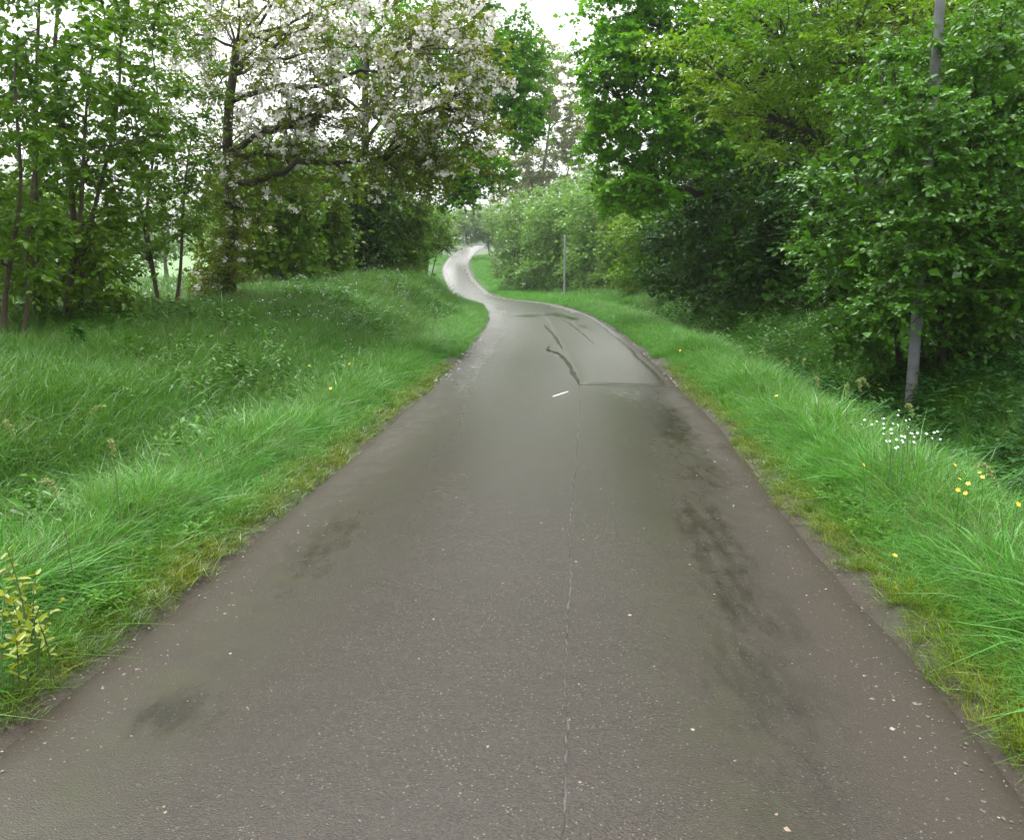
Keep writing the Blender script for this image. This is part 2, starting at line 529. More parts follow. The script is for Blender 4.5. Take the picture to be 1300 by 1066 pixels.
pa = np.linspace(10.62, 27.5, 110)
pu = np.linspace(0, 1, 18)
pl0 = seam_lat(pa) + 0.03 * fbm(pa, pa * 0, 51, 3, 2.0)
pl1 = 1.52 + 0.03 * fbm(pa, pa * 0, 52, 3, 1.6) - 0.0 * pa
PL = pl0[:, None] + (pl1 - pl0)[:, None] * pu[None, :]
PA = np.repeat(pa[:, None], len(pu), 1) + 0.07 * fbm(PL, PL * 0, 53, 4, 3.5)
pp = lane_pt(PL.ravel(), PA.ravel(), 0.012)
border = (pu[None, :] < 0.001) | (pu[None, :] > 0.999) | (np.arange(len(pa))[:, None] == 0) | (np.arange(len(pa))[:, None] == len(pa) - 1)
pp[border.ravel(), 2] -= 0.03
k_ = (np.arange(len(pa) - 1)[:, None] * len(pu) + np.arange(len(pu) - 1)[None, :]).ravel()
patch = mesh_np('relaid_strip', pp, np.stack([k_, k_ + 1, k_ + len(pu) + 1, k_ + len(pu)], -1), patch_material(), parent=road, smooth=True)
add_attr(patch, 'wet', wear(PL, PA)[0])
tag(patch, 'smoother paler asphalt strip along the right half of the bend')


def ribbon(name, lats, arcs_, width, height, mat, seed, parent, rag=0.4, taper=False):
    """A low ridge (or film) of irregular width lying on the lane."""
    lats, arcs_ = np.asarray(lats, float), np.asarray(arcs_, float)
    w = width * (1 + 0.55 * fbm(arcs_ * 3, lats * 3, seed, 4, 2.4))
    h = height * (1 + 0.6 * fbm(arcs_ * 5, lats, seed + 1, 4, 3.0))
    k = np.clip(1 + rag * rng.normal(size=len(w)), 0.1, 2.2)
    w, h = w * k, np.maximum(h * np.clip(1 + rag * 1.2 * fbm(arcs_ * 2, lats, seed + 2, 3, 3.0), -0.6, 2), -0.004)
    if taper:
        u_ = np.linspace(0, 1, len(w))
        w = w * np.clip(np.minimum(u_, 1 - u_) / 0.22, 0.08, 1) ** 0.8
    p = lane_pt(lats, arcs_)
    t = unit(np.gradient(p[:, :2], axis=0))
    n = np.stack([t[:, 1], -t[:, 0]], -1)
    rows = []
    for u, z in ((-1, -0.004), (-0.45, 0.8), (0.35, 1.0), (1, -0.004)):
        q = p.copy()
        q[:, :2] += n * (w * u * 0.5)[:, None]
        q[:, 2] += np.where(z < 0, z, z * h)
        rows.append(q)
    v = np.stack(rows, 1)
    m_ = len(p)
    i = (np.arange(m_ - 1)[:, None] * 4 + np.arange(3)[None, :]).ravel()
    return mesh_np(name, v.reshape(-1, 3), np.stack([i, i + 1, i + 5, i + 4], -1), mat, parent=parent, smooth=False)


M['tar_ridge'] = plain_mat('seam_asphalt', (0.018, 0.015, 0.012), 0.5, 0, (0.065, 0.06, 0.054), 45)
M['moss'] = plain_mat('crack_moss', (0.006, 0.010, 0.003), 0.95, 0, (0.020, 0.036, 0.006), 25)
sa = np.arange(-5, 10.6, 0.035)
ribbon('lane_seam', seam_lat(sa) + 0.012 * fbm(sa, sa * 0, 61, 4, 2.5) + 0.004 * rng.normal(size=len(sa)), sa, 0.0095, 0.0038, M['tar_ridge'], 62, road, rag=1.0)
ca = np.arange(10.6, 15.6, 0.05)
cl_lat = np.interp(ca, [10.6, 11.5, 12.5, 13.5, 14.4, 15.0, 15.6], [0.30, 0.25, 0.22, 0.14, 0.03, -0.16, -0.10]) + 0.02 * fbm(ca, ca * 0, 63, 4, 2.2)
ribbon('mossy_crack', cl_lat, ca, 0.062, 0.022, M['moss'], 64, road, taper=True)
ca = np.arange(15.2, 21.5, 0.07)
ribbon('mossy_crack', np.interp(ca, [15.2, 17, 19, 21.5], [0.14, 0.08, 0.02, -0.1]) + 0.02 * fbm(ca, ca * 0, 65, 4, 2.0), ca, 0.07, 0.022, M['moss'], 66, road, taper=True)
ca = np.arange(16.2, 24.0, 0.07)
ribbon('mossy_crack', np.interp(ca, [16.2, 19, 22, 24], [0.80, 0.72, 0.62, 0.45]) + 0.025 * fbm(ca, ca * 0, 67, 4, 2.0), ca, 0.06, 0.022, M['moss'], 68, road, taper=True)
# cross joint
jl = np.linspace(0.28, 1.55, 50)
ribbon('cross_joint', jl, 10.6 + 0.03 * fbm(jl, jl * 0, 69, 3, 3.0), 0.035, 0.004, M['moss'], 70, road)

# a pale painted dash left on the lane
M['paint'] = plain_mat('worn_paint', (0.42, 0.42, 0.41), 0.6, 0, (0.22, 0.215, 0.21), 60)
P0 = at(700, 509, 9.6)
mk_arc = np.linspace(0, 1, 8)
mp0, mp1 = np.array(at(701, 509, 9.55)), np.array(at(721, 504, 9.95))
s0, _, _, a0 = road_frame([mp0[0]], [mp0[1]]); s1, _, _, a1 = road_frame([mp1[0]], [mp1[1]])
mk = ribbon('paint_mark', s0[0] + (s1[0] - s0[0]) * mk_arc, a0[0] + (a1[0] - a0[0]) * mk_arc, 0.05, 0.003, M['paint'], 71, road)
tag(mk, 'short white paint dash on the asphalt')


# loose stones and crumbs: real little stones, too many to count
def chip_field(name, lat, arc, size, mat, label, squash=0.5, on_road=True):
    n = len(lat)
    p = lane_pt(lat, arc, 0.0)
    if not on_road:
        p[:, 2] = ground_z(p[:, 0], p[:, 1])
    base = np.array([(1, 0, 0), (0.2, .9, 0), (-.9, .3, 0), (-.3, -.9, 0), (0.1, 0.05, 1.0)], float)
    v = base[None] * (1 + 0.35 * rng.normal(size=(n, 5, 1)))
    a = rng.uniform(0, math.tau, n)
    c, s = np.cos(a)[:, None], np.sin(a)[:, None]
    vx = v[:, :, 0] * c - v[:, :, 1] * s
    vy = v[:, :, 0] * s + v[:, :, 1] * c
    sz = size(n)[:, None]
    v = np.stack([vx * sz, vy * sz, v[:, :, 2] * sz * squash], -1) + p[:, None, :]
    f = np.array([(0, 1, 4), (1, 2, 4), (2, 3, 4), (3, 0, 4)])
    F = (f[None] + np.arange(n)[:, None, None] * 5).reshape(-1, 3)
    o = mesh_np(name, v.reshape(-1, 3), F, mat)
    return tag(o, label, kind='stuff')


def chip_mat():
    m = NT('stone_chips')
    r = m.n('ShaderNodeNewGeometry').outputs['Random Per Island']
    cr = m.n('ShaderNodeValToRGB', {'Fac': r})
    e = cr.color_ramp.elements
    e[0].color, e[1].color = (0.03, 0.022, 0.015, 1), (0.20, 0.18, 0.155, 1)
    x = e.new(0.6); x.color = (0.07, 0.05, 0.034, 1)
    x = e.new(0.92); x.color = (0.075, 0.062, 0.05, 1)
    return m.surface(m.n('ShaderNodeBsdfPrincipled', {'Base Color': cr.outputs[0], 'Roughness': 0.5}))


M['chips'] = chip_mat()
n = 5200
side = np.where(rng.random(n) < 0.5, -1, 1)
arc_r = 1.2 + 22 * rng.random(n) ** 1.7
chip_field('gravel', side * (HALF - 0.16 + 0.11 * rng.normal(size=n)), arc_r, lambda n: rng.gamma(2.0, 0.0013, n) + 0.0009, M['chips'], 'loose stone chips scattered along both lane edges')
n = 700
chip_field('gravel', rng.uniform(-1.5, 1.5, n), 1.0 + 12 * rng.random(n) ** 1.4, lambda n: rng.gamma(2.5, 0.0007, n) + 0.001, M['chips'], 'tiny pale grit scattered across the near asphalt')
n = 260
M['kerb_crumb'] = plain_mat('pale_stone_crumb', (0.15, 0.14, 0.13), 0.6, 0, (0.05, 0.045, 0.04), 5)
chip_field('gravel', -(HALF - 0.05) + 0.05 * rng.normal(size=n), rng.uniform(10.5, 19, n), lambda n: rng.gamma(2.0, 0.006, n) + 0.004, M['kerb_crumb'], 'pale broken stones along the left edge before the bend', 0.7)
n = 120
chip_field('gravel', (HALF + 0.0) + 0.05 * rng.normal(size=n), rng.uniform(10.5, 24, n), lambda n: rng.gamma(2.0, 0.006, n) + 0.004, M['kerb_crumb'], 'pale broken stones along the right edge before the bend', 0.7)
M['petal_litter'] = plain_mat('fallen_petal', (0.24, 0.19, 0.15), 0.6, 0, (0.13, 0.075, 0.035), 3)
n = 220
chip_field('petal_litter', rng.uniform(-1.65, 1.65, n), 1.4 + 14 * rng.random(n) ** 1.3, lambda n: rng.gamma(4.0, 0.0009, n) + 0.0015, M['petal_litter'], 'brownish fallen petals lying on the wet asphalt', 0.18)


# ------------------------------------------------------------------ leaves and trees
def leaf_mesh(P, D, N, L, W, rich=False, droop=0.15):
    """P base points, D unit directions, N rough normals, L lengths, W widths -> verts, faces."""
    n = len(P)
    S = unit(np.cross(D, N))
    N = np.cross(S, D)
    L = L[:, None]; W = W[:, None]
    tip = P + D * L - N * L * droop
    if not rich:
        m = P + D * L * 0.46
        l, r = m + S * W * 0.5 + N * W * 0.14, m - S * W * 0.5 + N * W * 0.14
        v = np.stack([P, r, tip, l], 1).reshape(-1, 3)
        f = np.array([(0, 1, 2), (0, 2, 3)])
        F = (f[None] + np.arange(n)[:, None, None] * 4).reshape(-1, 3)
        return v, F
    a, b = P + D * L * 0.22, P + D * L * 0.64 - N * L * droop * 0.45
    up = N * W * 0.13
    v = np.stack([P, a - S * W * .40 + up, b - S * W * .42 + up, tip, b + S * W * .42 + up, a + S * W * .40 + up], 1).reshape(-1, 3)
    f = np.array([(0, 1, 2, 3), (0, 3, 4, 5)])
    F = (f[None] + np.arange(n)[:, None, None] * 6).reshape(-1, 4)
    return v, F


def clump_leaves(C, r, n_tw, n_lf, L, ratio, rich=False, flat=0.6, up=0.15, sag=0.25, spread=1.0, collect=None):
    """Leafy twigs round clump centres C. Returns leaf verts/faces and twig end lists."""
    nc = len(C)
    K = nc * n_tw
    cc = np.repeat(C, n_tw, 0)
    rr = np.repeat(r, n_tw) * rng.uniform(0.55, 1.15, K)
    d = rand_unit(K, flat)
    d[:, 2] += up
    d = unit(d)
    start = cc + rand_unit(K) * (np.repeat(r, n_tw) * 0.35)[:, None] * rng.random(K)[:, None]
    u = (np.arange(n_lf)[None, :] + rng.uniform(0.1, 0.9, (K, n_lf))) / n_lf
    Pm = start[:, None, :] + d[:, None, :] * (u * rr[:, None])[:, :, None]
    Pm[:, :, 2] -= sag * rr[:, None] * u ** 2
    side = unit(np.cross(d, np.array([0, 0, 1.0])[None] + 0.3 * rng.normal(size=(K, 3))))
    sg = np.where((np.arange(n_lf) % 2) == 0, 1.0, -1.0)
    D = d[:, None, :] * 0.55 + side[:, None, :] * sg[None, :, None] * 0.85 * spread + 0.35 * rng.normal(size=(K, n_lf, 3))
    D[:, :, 2] -= 0.28
    D = unit(D).reshape(-1, 3)
    N = np.array([0, 0, 1.0])[None] + 0.55 * rng.normal(size=(K * n_lf, 3))
    P = Pm.reshape(-1, 3)
    LL = L * rng.uniform(0.42, 1.3, len(P)) * np.repeat(1.0 - 0.25 * (np.arange(n_lf) == n_lf - 1), 1)[None, :].repeat(K, 0).ravel()
    if collect is not None:
        collect.append((start, start + d * (rr * 0.95)[:, None] - np.array([0, 0, 1.0])[None] * (sag * rr * 0.9)[:, None]))
    return leaf_mesh(P, D, unit(N), LL, LL * ratio, rich)


def blob_points(blobs, scale_noise=0.22):
    """Clump centres spread through uneven ellipsoids: blobs = (cx,cy,cz, rx,ry,rz, n, inner)."""
    out = []
    for (cx, cy_, cz, rx, ry, rz, n, inner) in blobs:
        cand = rand_unit(n * 5) * (inner + (1 - inner) * rng.random(n * 5)[:, None] ** 0.45)
        ang = np.arctan2(cand[:, 1], cand[:, 0])
        cand *= (1 + scale_noise * np.sin(ang * 3 + cx) * np.sin(cand[:, 2] * 5 + cy_))[:, None]
        cand = cand * np.array([rx, ry, rz]) + np.array([cx, cy_, cz])
        keep = [0]
        dmin = np.linalg.norm(cand - cand[0], axis=1)
        for _ in range(n - 1):
            k = int((dmin * rng.uniform(0.6, 1, len(dmin))).argmax())
            keep.append(k)
            dmin = np.minimum(dmin, np.linalg.norm(cand - cand[k], axis=1))
        out.append(cand[keep])
    return np.concatenate(out)


def bez(a, b, c, n=7):
    t = np.linspace(0, 1, n)[:, None]
    return (1 - t) ** 2 * a + 2 * t * (1 - t) * b + t * t * c


def stem_path(base, top, wob=0.12, n=9, bend=None):
    base, top = np.asarray(base, float), np.asarray(top, float)
    t = np.linspace(0, 1, n)
    p = base + (top - base) * t[:, None]
    L = np.linalg.norm(top - base)
    for k in range(2):
        p[:, k] += wob * L * 0.35 * (np.sin(t * rng.uniform(3, 7) + rng.uniform(0, 6)) - math.sin(0)) * t * (1.1 - t) * 2
    if bend is not None:
        p += np.asarray(bend)[None] * (t * (1 - t) * 4)[:, None]
    return p


def make_tree(name, label, cat, group, base, stems, blobs, clump_r, n_tw, n_lf, leaf_len, ratio, leaf_m, bark_m,
              n_limbs=7, rich=False, flat=0.6, up=0.15, sag=0.25, twig_r=0.0, limb_r=0.05, part_stem='trunk', extra=None, limb_from=0.35, spread=1.0, dens=1.7, big=1.2, fill=0, fill_L=.2, rise=.55):
    bx, by = base
    bz = float(ground_z(np.array([bx]), np.array([by]))[0]) - 0.05
    root = empty(name, (bx, by, bz), label, cat, group)
    org = np.array([bx, by, bz])
    paths = []
    for (dx, dy, tx, ty, tz, r0, r1) in stems:
        z0 = float(ground_z(np.array([bx + dx]), np.array([by + dy]))[0]) - 0.06
        p = stem_path((bx + dx, by + dy, z0), (tx, ty, tz), n=11)
        t = np.linspace(0, 1, len(p))
        rad = r0 + (r1 - r0) * t ** 0.8
        rad = rad * (1 + 0.55 * np.exp(-t * 18))
        tb = Tubes(9)
        tb.add(p, rad)
        tb.build(part_stem, bark_m, root, org)
        paths.append((p, rad))
    C = blob_points(blobs)
    # limbs
    k = min(n_limbs, len(C))
    cent = C[rng.choice(len(C), k, replace=False)]
    for _ in range(6):
        lab = ((C[:, None] - cent[None]) ** 2).sum(-1).argmin(1)
        cent = np.array([C[lab == i].mean(0) if (lab == i).any() else cent[i] for i in range(k)])
    tb = Tubes(6)
    for i in range(k):
        mem = C[lab == i]
        if not len(mem):
            continue
        best = None
        for (p, rad) in paths:
            hor = np.hypot(p[:, 0] - cent[i, 0], p[:, 1] - cent[i, 1])
            want = cent[i, 2] - rise * hor
            ok = np.arange(len(p)) >= int(limb_from * (len(p) - 1))
            cost = np.abs(p[:, 2] - want) + 0.35 * hor + np.where(ok, 0, 50)
            j = int(cost.argmin())
            if best is None or cost[j] < best[0]:
                best = (cost[j], p[j], rad[j])
        _, a, ra = best
        mid = (a + cent[i]) / 2 + np.array([0, 0, 0.16 * np.linalg.norm(cent[i] - a)]) + 0.08 * np.linalg.norm(cent[i] - a) * rng.normal(size=3)
        lim = bez(a, mid, cent[i], 9)
        r0 = min(ra * 0.75, limb_r * (0.6 + 0.08 * len(mem)) + 0.01)
        lr = np.linspace(r0, r0 * 0.3, 9)
        lim[1:-1] += rng.normal(size=(7, 3)) * 0.028 * np.linalg.norm(cent[i] - a)
        tb.add(lim, lr)
        for c in mem:
            d = np.linalg.norm(lim - c, axis=1)
            j = max(1, min(int(d.argmin()) - 1, 7))
            s = lim[j]
            mid = (s + c) / 2 + 0.12 * np.linalg.norm(c - s) * rng.normal(size=3) + np.array([0, 0, 0.05])
            tb.add(bez(s, mid, c, 5), np.linspace(lr[j] * 0.55, max(0.004, lr[j] * 0.12), 5), 5)
    r = clump_r * rng.uniform(0.7, 1.25, len(C))
    n_tw = int(round(n_tw * dens))
    leaf_len = leaf_len * big
    tw = []
    v, f = clump_leaves(C, r, n_tw, n_lf, leaf_len, ratio, rich, flat, up, sag, spread, tw)
    if twig_r > 0:
        s, e = tw[0]
        for q in range(len(s)):
            tb.add(np.stack([s[q], e[q]]), [twig_r, twig_r * .5], 3)
    if fill:
        q = C[rng.integers(0, len(C), fill)] * .86 + C.mean(0) * .14 + rng.normal(size=(fill, 3)) * clump_r * .55
        v2, f2 = leaf_mesh(q, rand_unit(fill, .8), unit(np.array([0, -.5, .6])[None] + .7 * rng.normal(size=(fill, 3))), rng.uniform(.6, 1.2, fill) * fill_L, rng.uniform(.5, .9, fill) * fill_L)
        f = np.concatenate([f, f2 + len(v)]) if not rich else [f, f2 + len(v)]
        v = np.concatenate([v, v2])
    br = tb.build('branches', bark_m, root, org)
    if br: br['kind'] = 'stuff'
    cr = mesh_np('crown', v - org, f, leaf_m, root)
    cr['kind'] = 'stuff'
    if extra:
        extra(root, org, C, r, tw)
    return root


M['leaf_mid'] = leaf_mat('leaf_mid', (0.058, 0.160, 0.010), (0.110, 0.230, 0.016), c3=(0.100, 0.185, 0.010), gloss=0.3)
M['leaf_dark_shaded'] = leaf_mat('leaf_dark_shaded', (0.014, 0.056, 0.004), (0.038, 0.108, 0.008), c3=(0.022, 0.074, 0.005), gloss=0.18, trans=0.32)  # deep green, albedo lowered further to put dense hedge shade into the colour
M['leaf_hazel'] = leaf_mat('leaf_hazel', (0.036, 0.125, 0.009), (0.095, 0.240, 0.024), c3=(0.060, 0.170, 0.010), gloss=0.4, rough=0.45)
M['leaf_bright'] = leaf_mat('leaf_bright', (0.075, 0.255, 0.008), (0.135, 0.320, 0.014), c3=(0.095, 0.280, 0.008), gloss=0.25)
M['leaf_lime'] = leaf_mat('leaf_lime', (0.085, 0.200, 0.012), (0.130, 0.250, 0.016), c3=(0.10, 0.22, 0.012), gloss=0.3)
M['leaf_yellow'] = leaf_mat('leaf_yellow', (0.120, 0.250, 0.008), (0.190, 0.310, 0.012), c3=(0.090, 0.240, 0.008), gloss=0.35)
M['leaf_cherry'] = leaf_mat('leaf_cherry', (0.090, 0.165, 0.010), (0.160, 0.220, 0.014), c3=(0.135, 0.185, 0.012), gloss=0.2, trans=0.55, patch=1.2)
M['leaf_willow'] = leaf_mat('leaf_willow', (0.110, 0.235, 0.050), (0.165, 0.300, 0.075), c3=(0.130, 0.260, 0.055), gloss=0.25)
M['leaf_aspen'] = leaf_mat('leaf_aspen', (0.170, 0.210, 0.060), (0.240, 0.270, 0.090), c3=(0.18, 0.23, 0.06), gloss=0.4)
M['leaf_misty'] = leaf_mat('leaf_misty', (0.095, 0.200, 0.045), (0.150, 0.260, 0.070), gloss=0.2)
M['petal'] = plain_mat('cherry_petal', (0.90, 0.87, 0.88), 0.6, 0, (0.86, 0.80, 0.81), 2.0, trans=0.5)


def P3(px, py, Y):
    return np.array(at(px, py, Y))


def eb(px, py, Y, rx, ry, rz, n, inner=0.25):
    p = at(px, py, Y)
    return (p[0], p[1], p[2], rx, ry, rz, n, inner)


def st(dx, dy, px, py, Y, r0, r1):
    p = at(px, py, Y)
    return (dx, dy, p[0], p[1], p[2], r0, r1)


# ---- left side
X = at(70, 430, 11)[0]
make_tree('multi_stem_shrub', 'tall multi-stemmed leafy shrub at the far left beyond the bank grass', 'shrub', 'tall shrubs left of the lane', (X, 11.0),
          [st(-.25, 0, 50, 0, 11.0, .05, .02), st(0, .2, 85, -40, 11.4, .055, .02), st(.15, -.1, 120, 60, 11.0, .04, .015), st(.3, .1, 150, 20, 11.6, .04, .015), st(-.1, -.2, 40, 120, 10.8, .035, .012)],
          [eb(75, 230, 11.2, 1.15, 1.0, 1.7, 44), eb(90, 60, 11.3, 1.3, 1.1, 1.6, 34), eb(70, 350, 11.0, 1.15, .8, .75, 34), eb(150, 150, 11.6, .8, .8, 1.6, 20), eb(60, -140, 11.4, 1.3, 1.2, 1.3, 16)],
          .50, 6, 13, .075, .72, M['leaf_mid'], M['bark_brown'], n_limbs=16, rich=True, twig_r=.0035, limb_r=.014, part_stem='stem')
X = at(5, 440, 9.4)[0]
make_tree('multi_stem_shrub', 'dark green shrub cut by the left frame edge with a thin red-brown stem', 'shrub', 'tall shrubs left of the lane', (X, 9.4),
          [st(0, 0, 25, 60, 9.3, .035, .012), st(-.4, .2, -60, 0, 9.4, .04, .014), st(.12, .1, 45, 210, 9.5, .028, .01)],
          [eb(-30, 200, 9.4, 1.0, .9, 1.4, 30), eb(10, 40, 9.4, 1.0, .9, 1.1, 24), eb(15, 310, 9.3, .5, .5, .5, 10), eb(-40, -140, 9.5, 1.2, 1.1, 1.2, 14)],
          .42, 6, 12, .075, .62, M['leaf_mid'], M['bark_brown'], n_limbs=12, rich=True, twig_r=.0035, limb_r=.012, part_stem='stem')
X = at(205, 400, 13.5)[0]
make_tree('multi_stem_shrub', 'open sapling with slanting thin stems between the far left shrub and the cherry', 'shrub', 'tall shrubs left of the lane', (X, 13.5),
          [st(0, 0, 165, 150, 13.6, .035, .012), st(.15, .1, 245, 170, 13.4, .035, .012), st(-.1, .1, 190, 60, 13.8, .035, .012)],
          [eb(200, 240, 13.5, 1.0, .8, 1.0, 42), eb(200, 90, 13.7, 1.0, .9, 1.4, 36), eb(150, 310, 13.4, .7, .6, .5, 12), eb(165, -40, 13.7, 1.3, .9, .9, 14)],
          .46, 5, 12, .075, .66, M['leaf_mid'], M['bark_brown'], n_limbs=9, rich=False, twig_r=.0035, limb_r=.012, part_stem='stem')


# cherry
def blossoms(root, org, C, r, tw):
    s, e = tw[0]
    # only part of the crown flowers freely: the upper and road side
    wgt = np.clip((e[:, 2] - 3.0) / 2.4, 0.10, .75) * np.clip((e[:, 0] + 7.5) / 2.0, 0.25, 1)
    idx = np.nonzero(rng.random(len(s)) < wgt * 0.42)[0]
    cen = []
    for q in idx:
        for _ in range(4):
            cen.append(s[q] + (e[q] - s[q]) * rng.uniform(.05, 1.0) + 0.022 * rng.normal(size=3) - (0, 0, .045))
    cen = np.array(cen)
    nf = 6
    c = np.repeat(cen, nf, 0) + rng.normal(size=(len(cen) * nf, 3)) * np.array([.032, .032, .028])
    n = len(c)
    ax = unit(rng.normal(size=(n, 3)) + np.array([0, -.5, -.35]))
    u = unit(np.cross(ax, rand_unit(n)))
    w = np.cross(ax, u)
    R_ = rng.uniform(.022, .032, n)[:, None]
    ring = []
    for k in range(5):
        a = k * math.tau / 5
        ring.append(c + (u * math.cos(a) + w * math.sin(a)) * R_ + ax * R_ * 0.45)
    v = np.stack([c] + ring, 1).reshape(-1, 3) - org
    f = np.array([(0, 1, 2), (0, 2, 3), (0, 3, 4), (0, 4, 5), (0, 5, 1)])
    F = (f[None] + np.arange(n)[:, None, None] * 6).reshape(-1, 3)
    o = mesh_np('blossoms', v, F, M['petal'], root)
    o['kind'] = 'stuff'
    tag(o, 'white-pink blossom clusters over the upper and lane side of the crown')


cx0 = at(288, 392, 16)[0]
cher = [st(0, 0, 296, 20, 15.9, .17, .10), st(0.02, 0.05, 270, -120, 16.2, .05, .03)]
make_tree('cherry_tree', 'flowering cherry with a dark trunk and white blossom leaning over the lane', 'tree', 'trees left of the lane', (cx0, 16.0),
          [st(0, 0, 300, 60, 15.9, .14, .075)],
          [eb(330, 60, 15.6, 1.5, 1.2, 1.0, 34), eb(440, 80, 15.2, 1.5, 1.3, 1.3, 50), eb(540, 110, 14.8, 1.1, 1.1, 1.1, 36), eb(570, 20, 15, .9, 1, .8, 18), eb(230, 30, 16, 1.3, 1.2, 1.2, 26),
           eb(400, -120, 15.6, 2.4, 1.6, 1.1, 36), eb(530, 190, 15.4, .8, .8, .55, 16), eb(285, 245, 15.8, .75, .7, 1.1, 30, .2), eb(280, 345, 15.7, .6, .6, .6, 22, .1), eb(345, 185, 15.8, .9, .8, .7, 18), eb(530, 215, 15.6, .8, .7, .5, 14), eb(410, 150, 15.4, 1.0, .9, .6, 16), eb(480, 205, 15.6, 1.0, .8, .5, 18), eb(590, 170, 15, .75, .8, .7, 18), eb(380, 215, 15.9, .9, .8, .6, 14), eb(255, 150, 16, .8, .9, .9, 16), eb(610, 80, 14.8, .5, .7, .7, 10)],
          .50, 6, 8, .095, .50, M['leaf_cherry'], M['bark_dark'], n_limbs=20, twig_r=.0045, limb_r=.015, sag=.35, extra=blossoms, limb_from=.3, dens=1.65, big=1.1, rise=.18)

# dark hedge behind the cherry
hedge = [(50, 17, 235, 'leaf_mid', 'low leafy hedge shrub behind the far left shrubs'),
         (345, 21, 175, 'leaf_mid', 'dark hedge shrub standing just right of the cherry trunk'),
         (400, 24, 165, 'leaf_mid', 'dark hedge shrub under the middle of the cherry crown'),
         (452, 27, 180, 'leaf_dark_shaded', 'dark hedge shrub behind the top of the left grass bank'),
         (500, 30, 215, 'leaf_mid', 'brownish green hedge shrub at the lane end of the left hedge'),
         (325, 26, 190, 'leaf_dark_shaded', 'dark hedge shrub behind the cherry trunk on its field side')]
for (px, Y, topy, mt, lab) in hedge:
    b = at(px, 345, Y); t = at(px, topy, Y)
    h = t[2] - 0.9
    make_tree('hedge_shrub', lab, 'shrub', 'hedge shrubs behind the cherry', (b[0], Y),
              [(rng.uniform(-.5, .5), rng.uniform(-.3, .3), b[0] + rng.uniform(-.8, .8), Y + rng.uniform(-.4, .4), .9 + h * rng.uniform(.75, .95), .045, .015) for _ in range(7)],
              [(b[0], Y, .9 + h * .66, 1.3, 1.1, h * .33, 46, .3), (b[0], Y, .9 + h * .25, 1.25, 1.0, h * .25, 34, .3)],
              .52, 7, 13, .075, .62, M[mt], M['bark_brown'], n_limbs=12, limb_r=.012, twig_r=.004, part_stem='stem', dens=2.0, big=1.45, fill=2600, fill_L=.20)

# bright little shrub at the bend
b = at(545, 330, 40)
make_tree('bright_shrub', 'fresh bright green shrub at the bend on the left verge', 'shrub', None, (b[0], 40.0),
          [(rng.uniform(-.4, .4), 0, b[0] + rng.uniform(-.8, .8), 40, rng.uniform(2.4, 3.2), .04, .015) for _ in range(4)],
          [eb(545, 288, 40, 1.3, 1.2, 1.1, 50), eb(525, 322, 39, 1.1, .9, .7, 26), eb(562, 305, 41, .6, .7, .6, 10)],
          .48, 7, 12, .075, .65, M['leaf_lime'], M['bark_brown'], n_limbs=9, limb_r=.012, part_stem='stem', dens=2, big=1.5, fill=500, fill_L=.18)

# big maple behind the cherry, boughs over the lane
b = at(440, 340, 33)
make_tree('maple_tree', 'tall green maple behind the cherry with a bough hanging over the lane', 'tree', 'trees left of the lane', (b[0], 33.0),
          [(0, 0, b[0] + 1.2, 33, 10.5, .26, .10)],
          [eb(600, 215, 31, 1.35, 1.1, .75, 30), eb(540, 190, 31.5, 1.6, 1.2, 1.2, 34), eb(648, 95, 32, 1.4, 1.3, 2.0, 60), eb(560, 60, 33, 2.2, 1.8, 2.2, 56), eb(620, -60, 33, 2.4, 2, 2, 40),
           eb(480, 60, 34, 2.4, 2, 2.6, 40), eb(665, 160, 31.5, .8, .8, .8, 14), eb(585, 245, 30.5, .7, .7, .4, 10)],
          .72, 7, 13, .13, .85, M['leaf_bright'], M['bark_dark'], n_limbs=16, limb_r=.04, sag=.2)

# back row on the left that closes the far side of the field gap
back = [(30, 60, 215, 5.5, 'pale hazy tree beyond the field seen through the far left shrubs'), (210, 75, 250, 6, 'pale hazy tree beyond the field seen left of the cherry trunk'),
        (330, 70, 230, 5.5, 'pale hazy tree beyond the field right behind the cherry crown')]
for (px, Y, topy, rx, lab) in back:
    b = at(px, 330, Y); t = at(px, topy, Y)
    h = t[2] - 0.8
    make_tree('field_tree', lab, 'tree', 'trees beyond the left field', (b[0], Y), [(0, 0, b[0] + .4, Y, .8 + h * .7, .22, .07)],
              [(b[0], Y, .8 + h * .58, rx * .8, rx * .7, h * .40, 60, .2), (b[0] - 3, Y + 1, .8 + h * .35, rx * .6, rx * .5, h * .25, 24, .2)],
              1.2, 7, 12, .20, .7, M['leaf_misty'], M['bark_grey'], n_limbs=9, limb_r=.04)

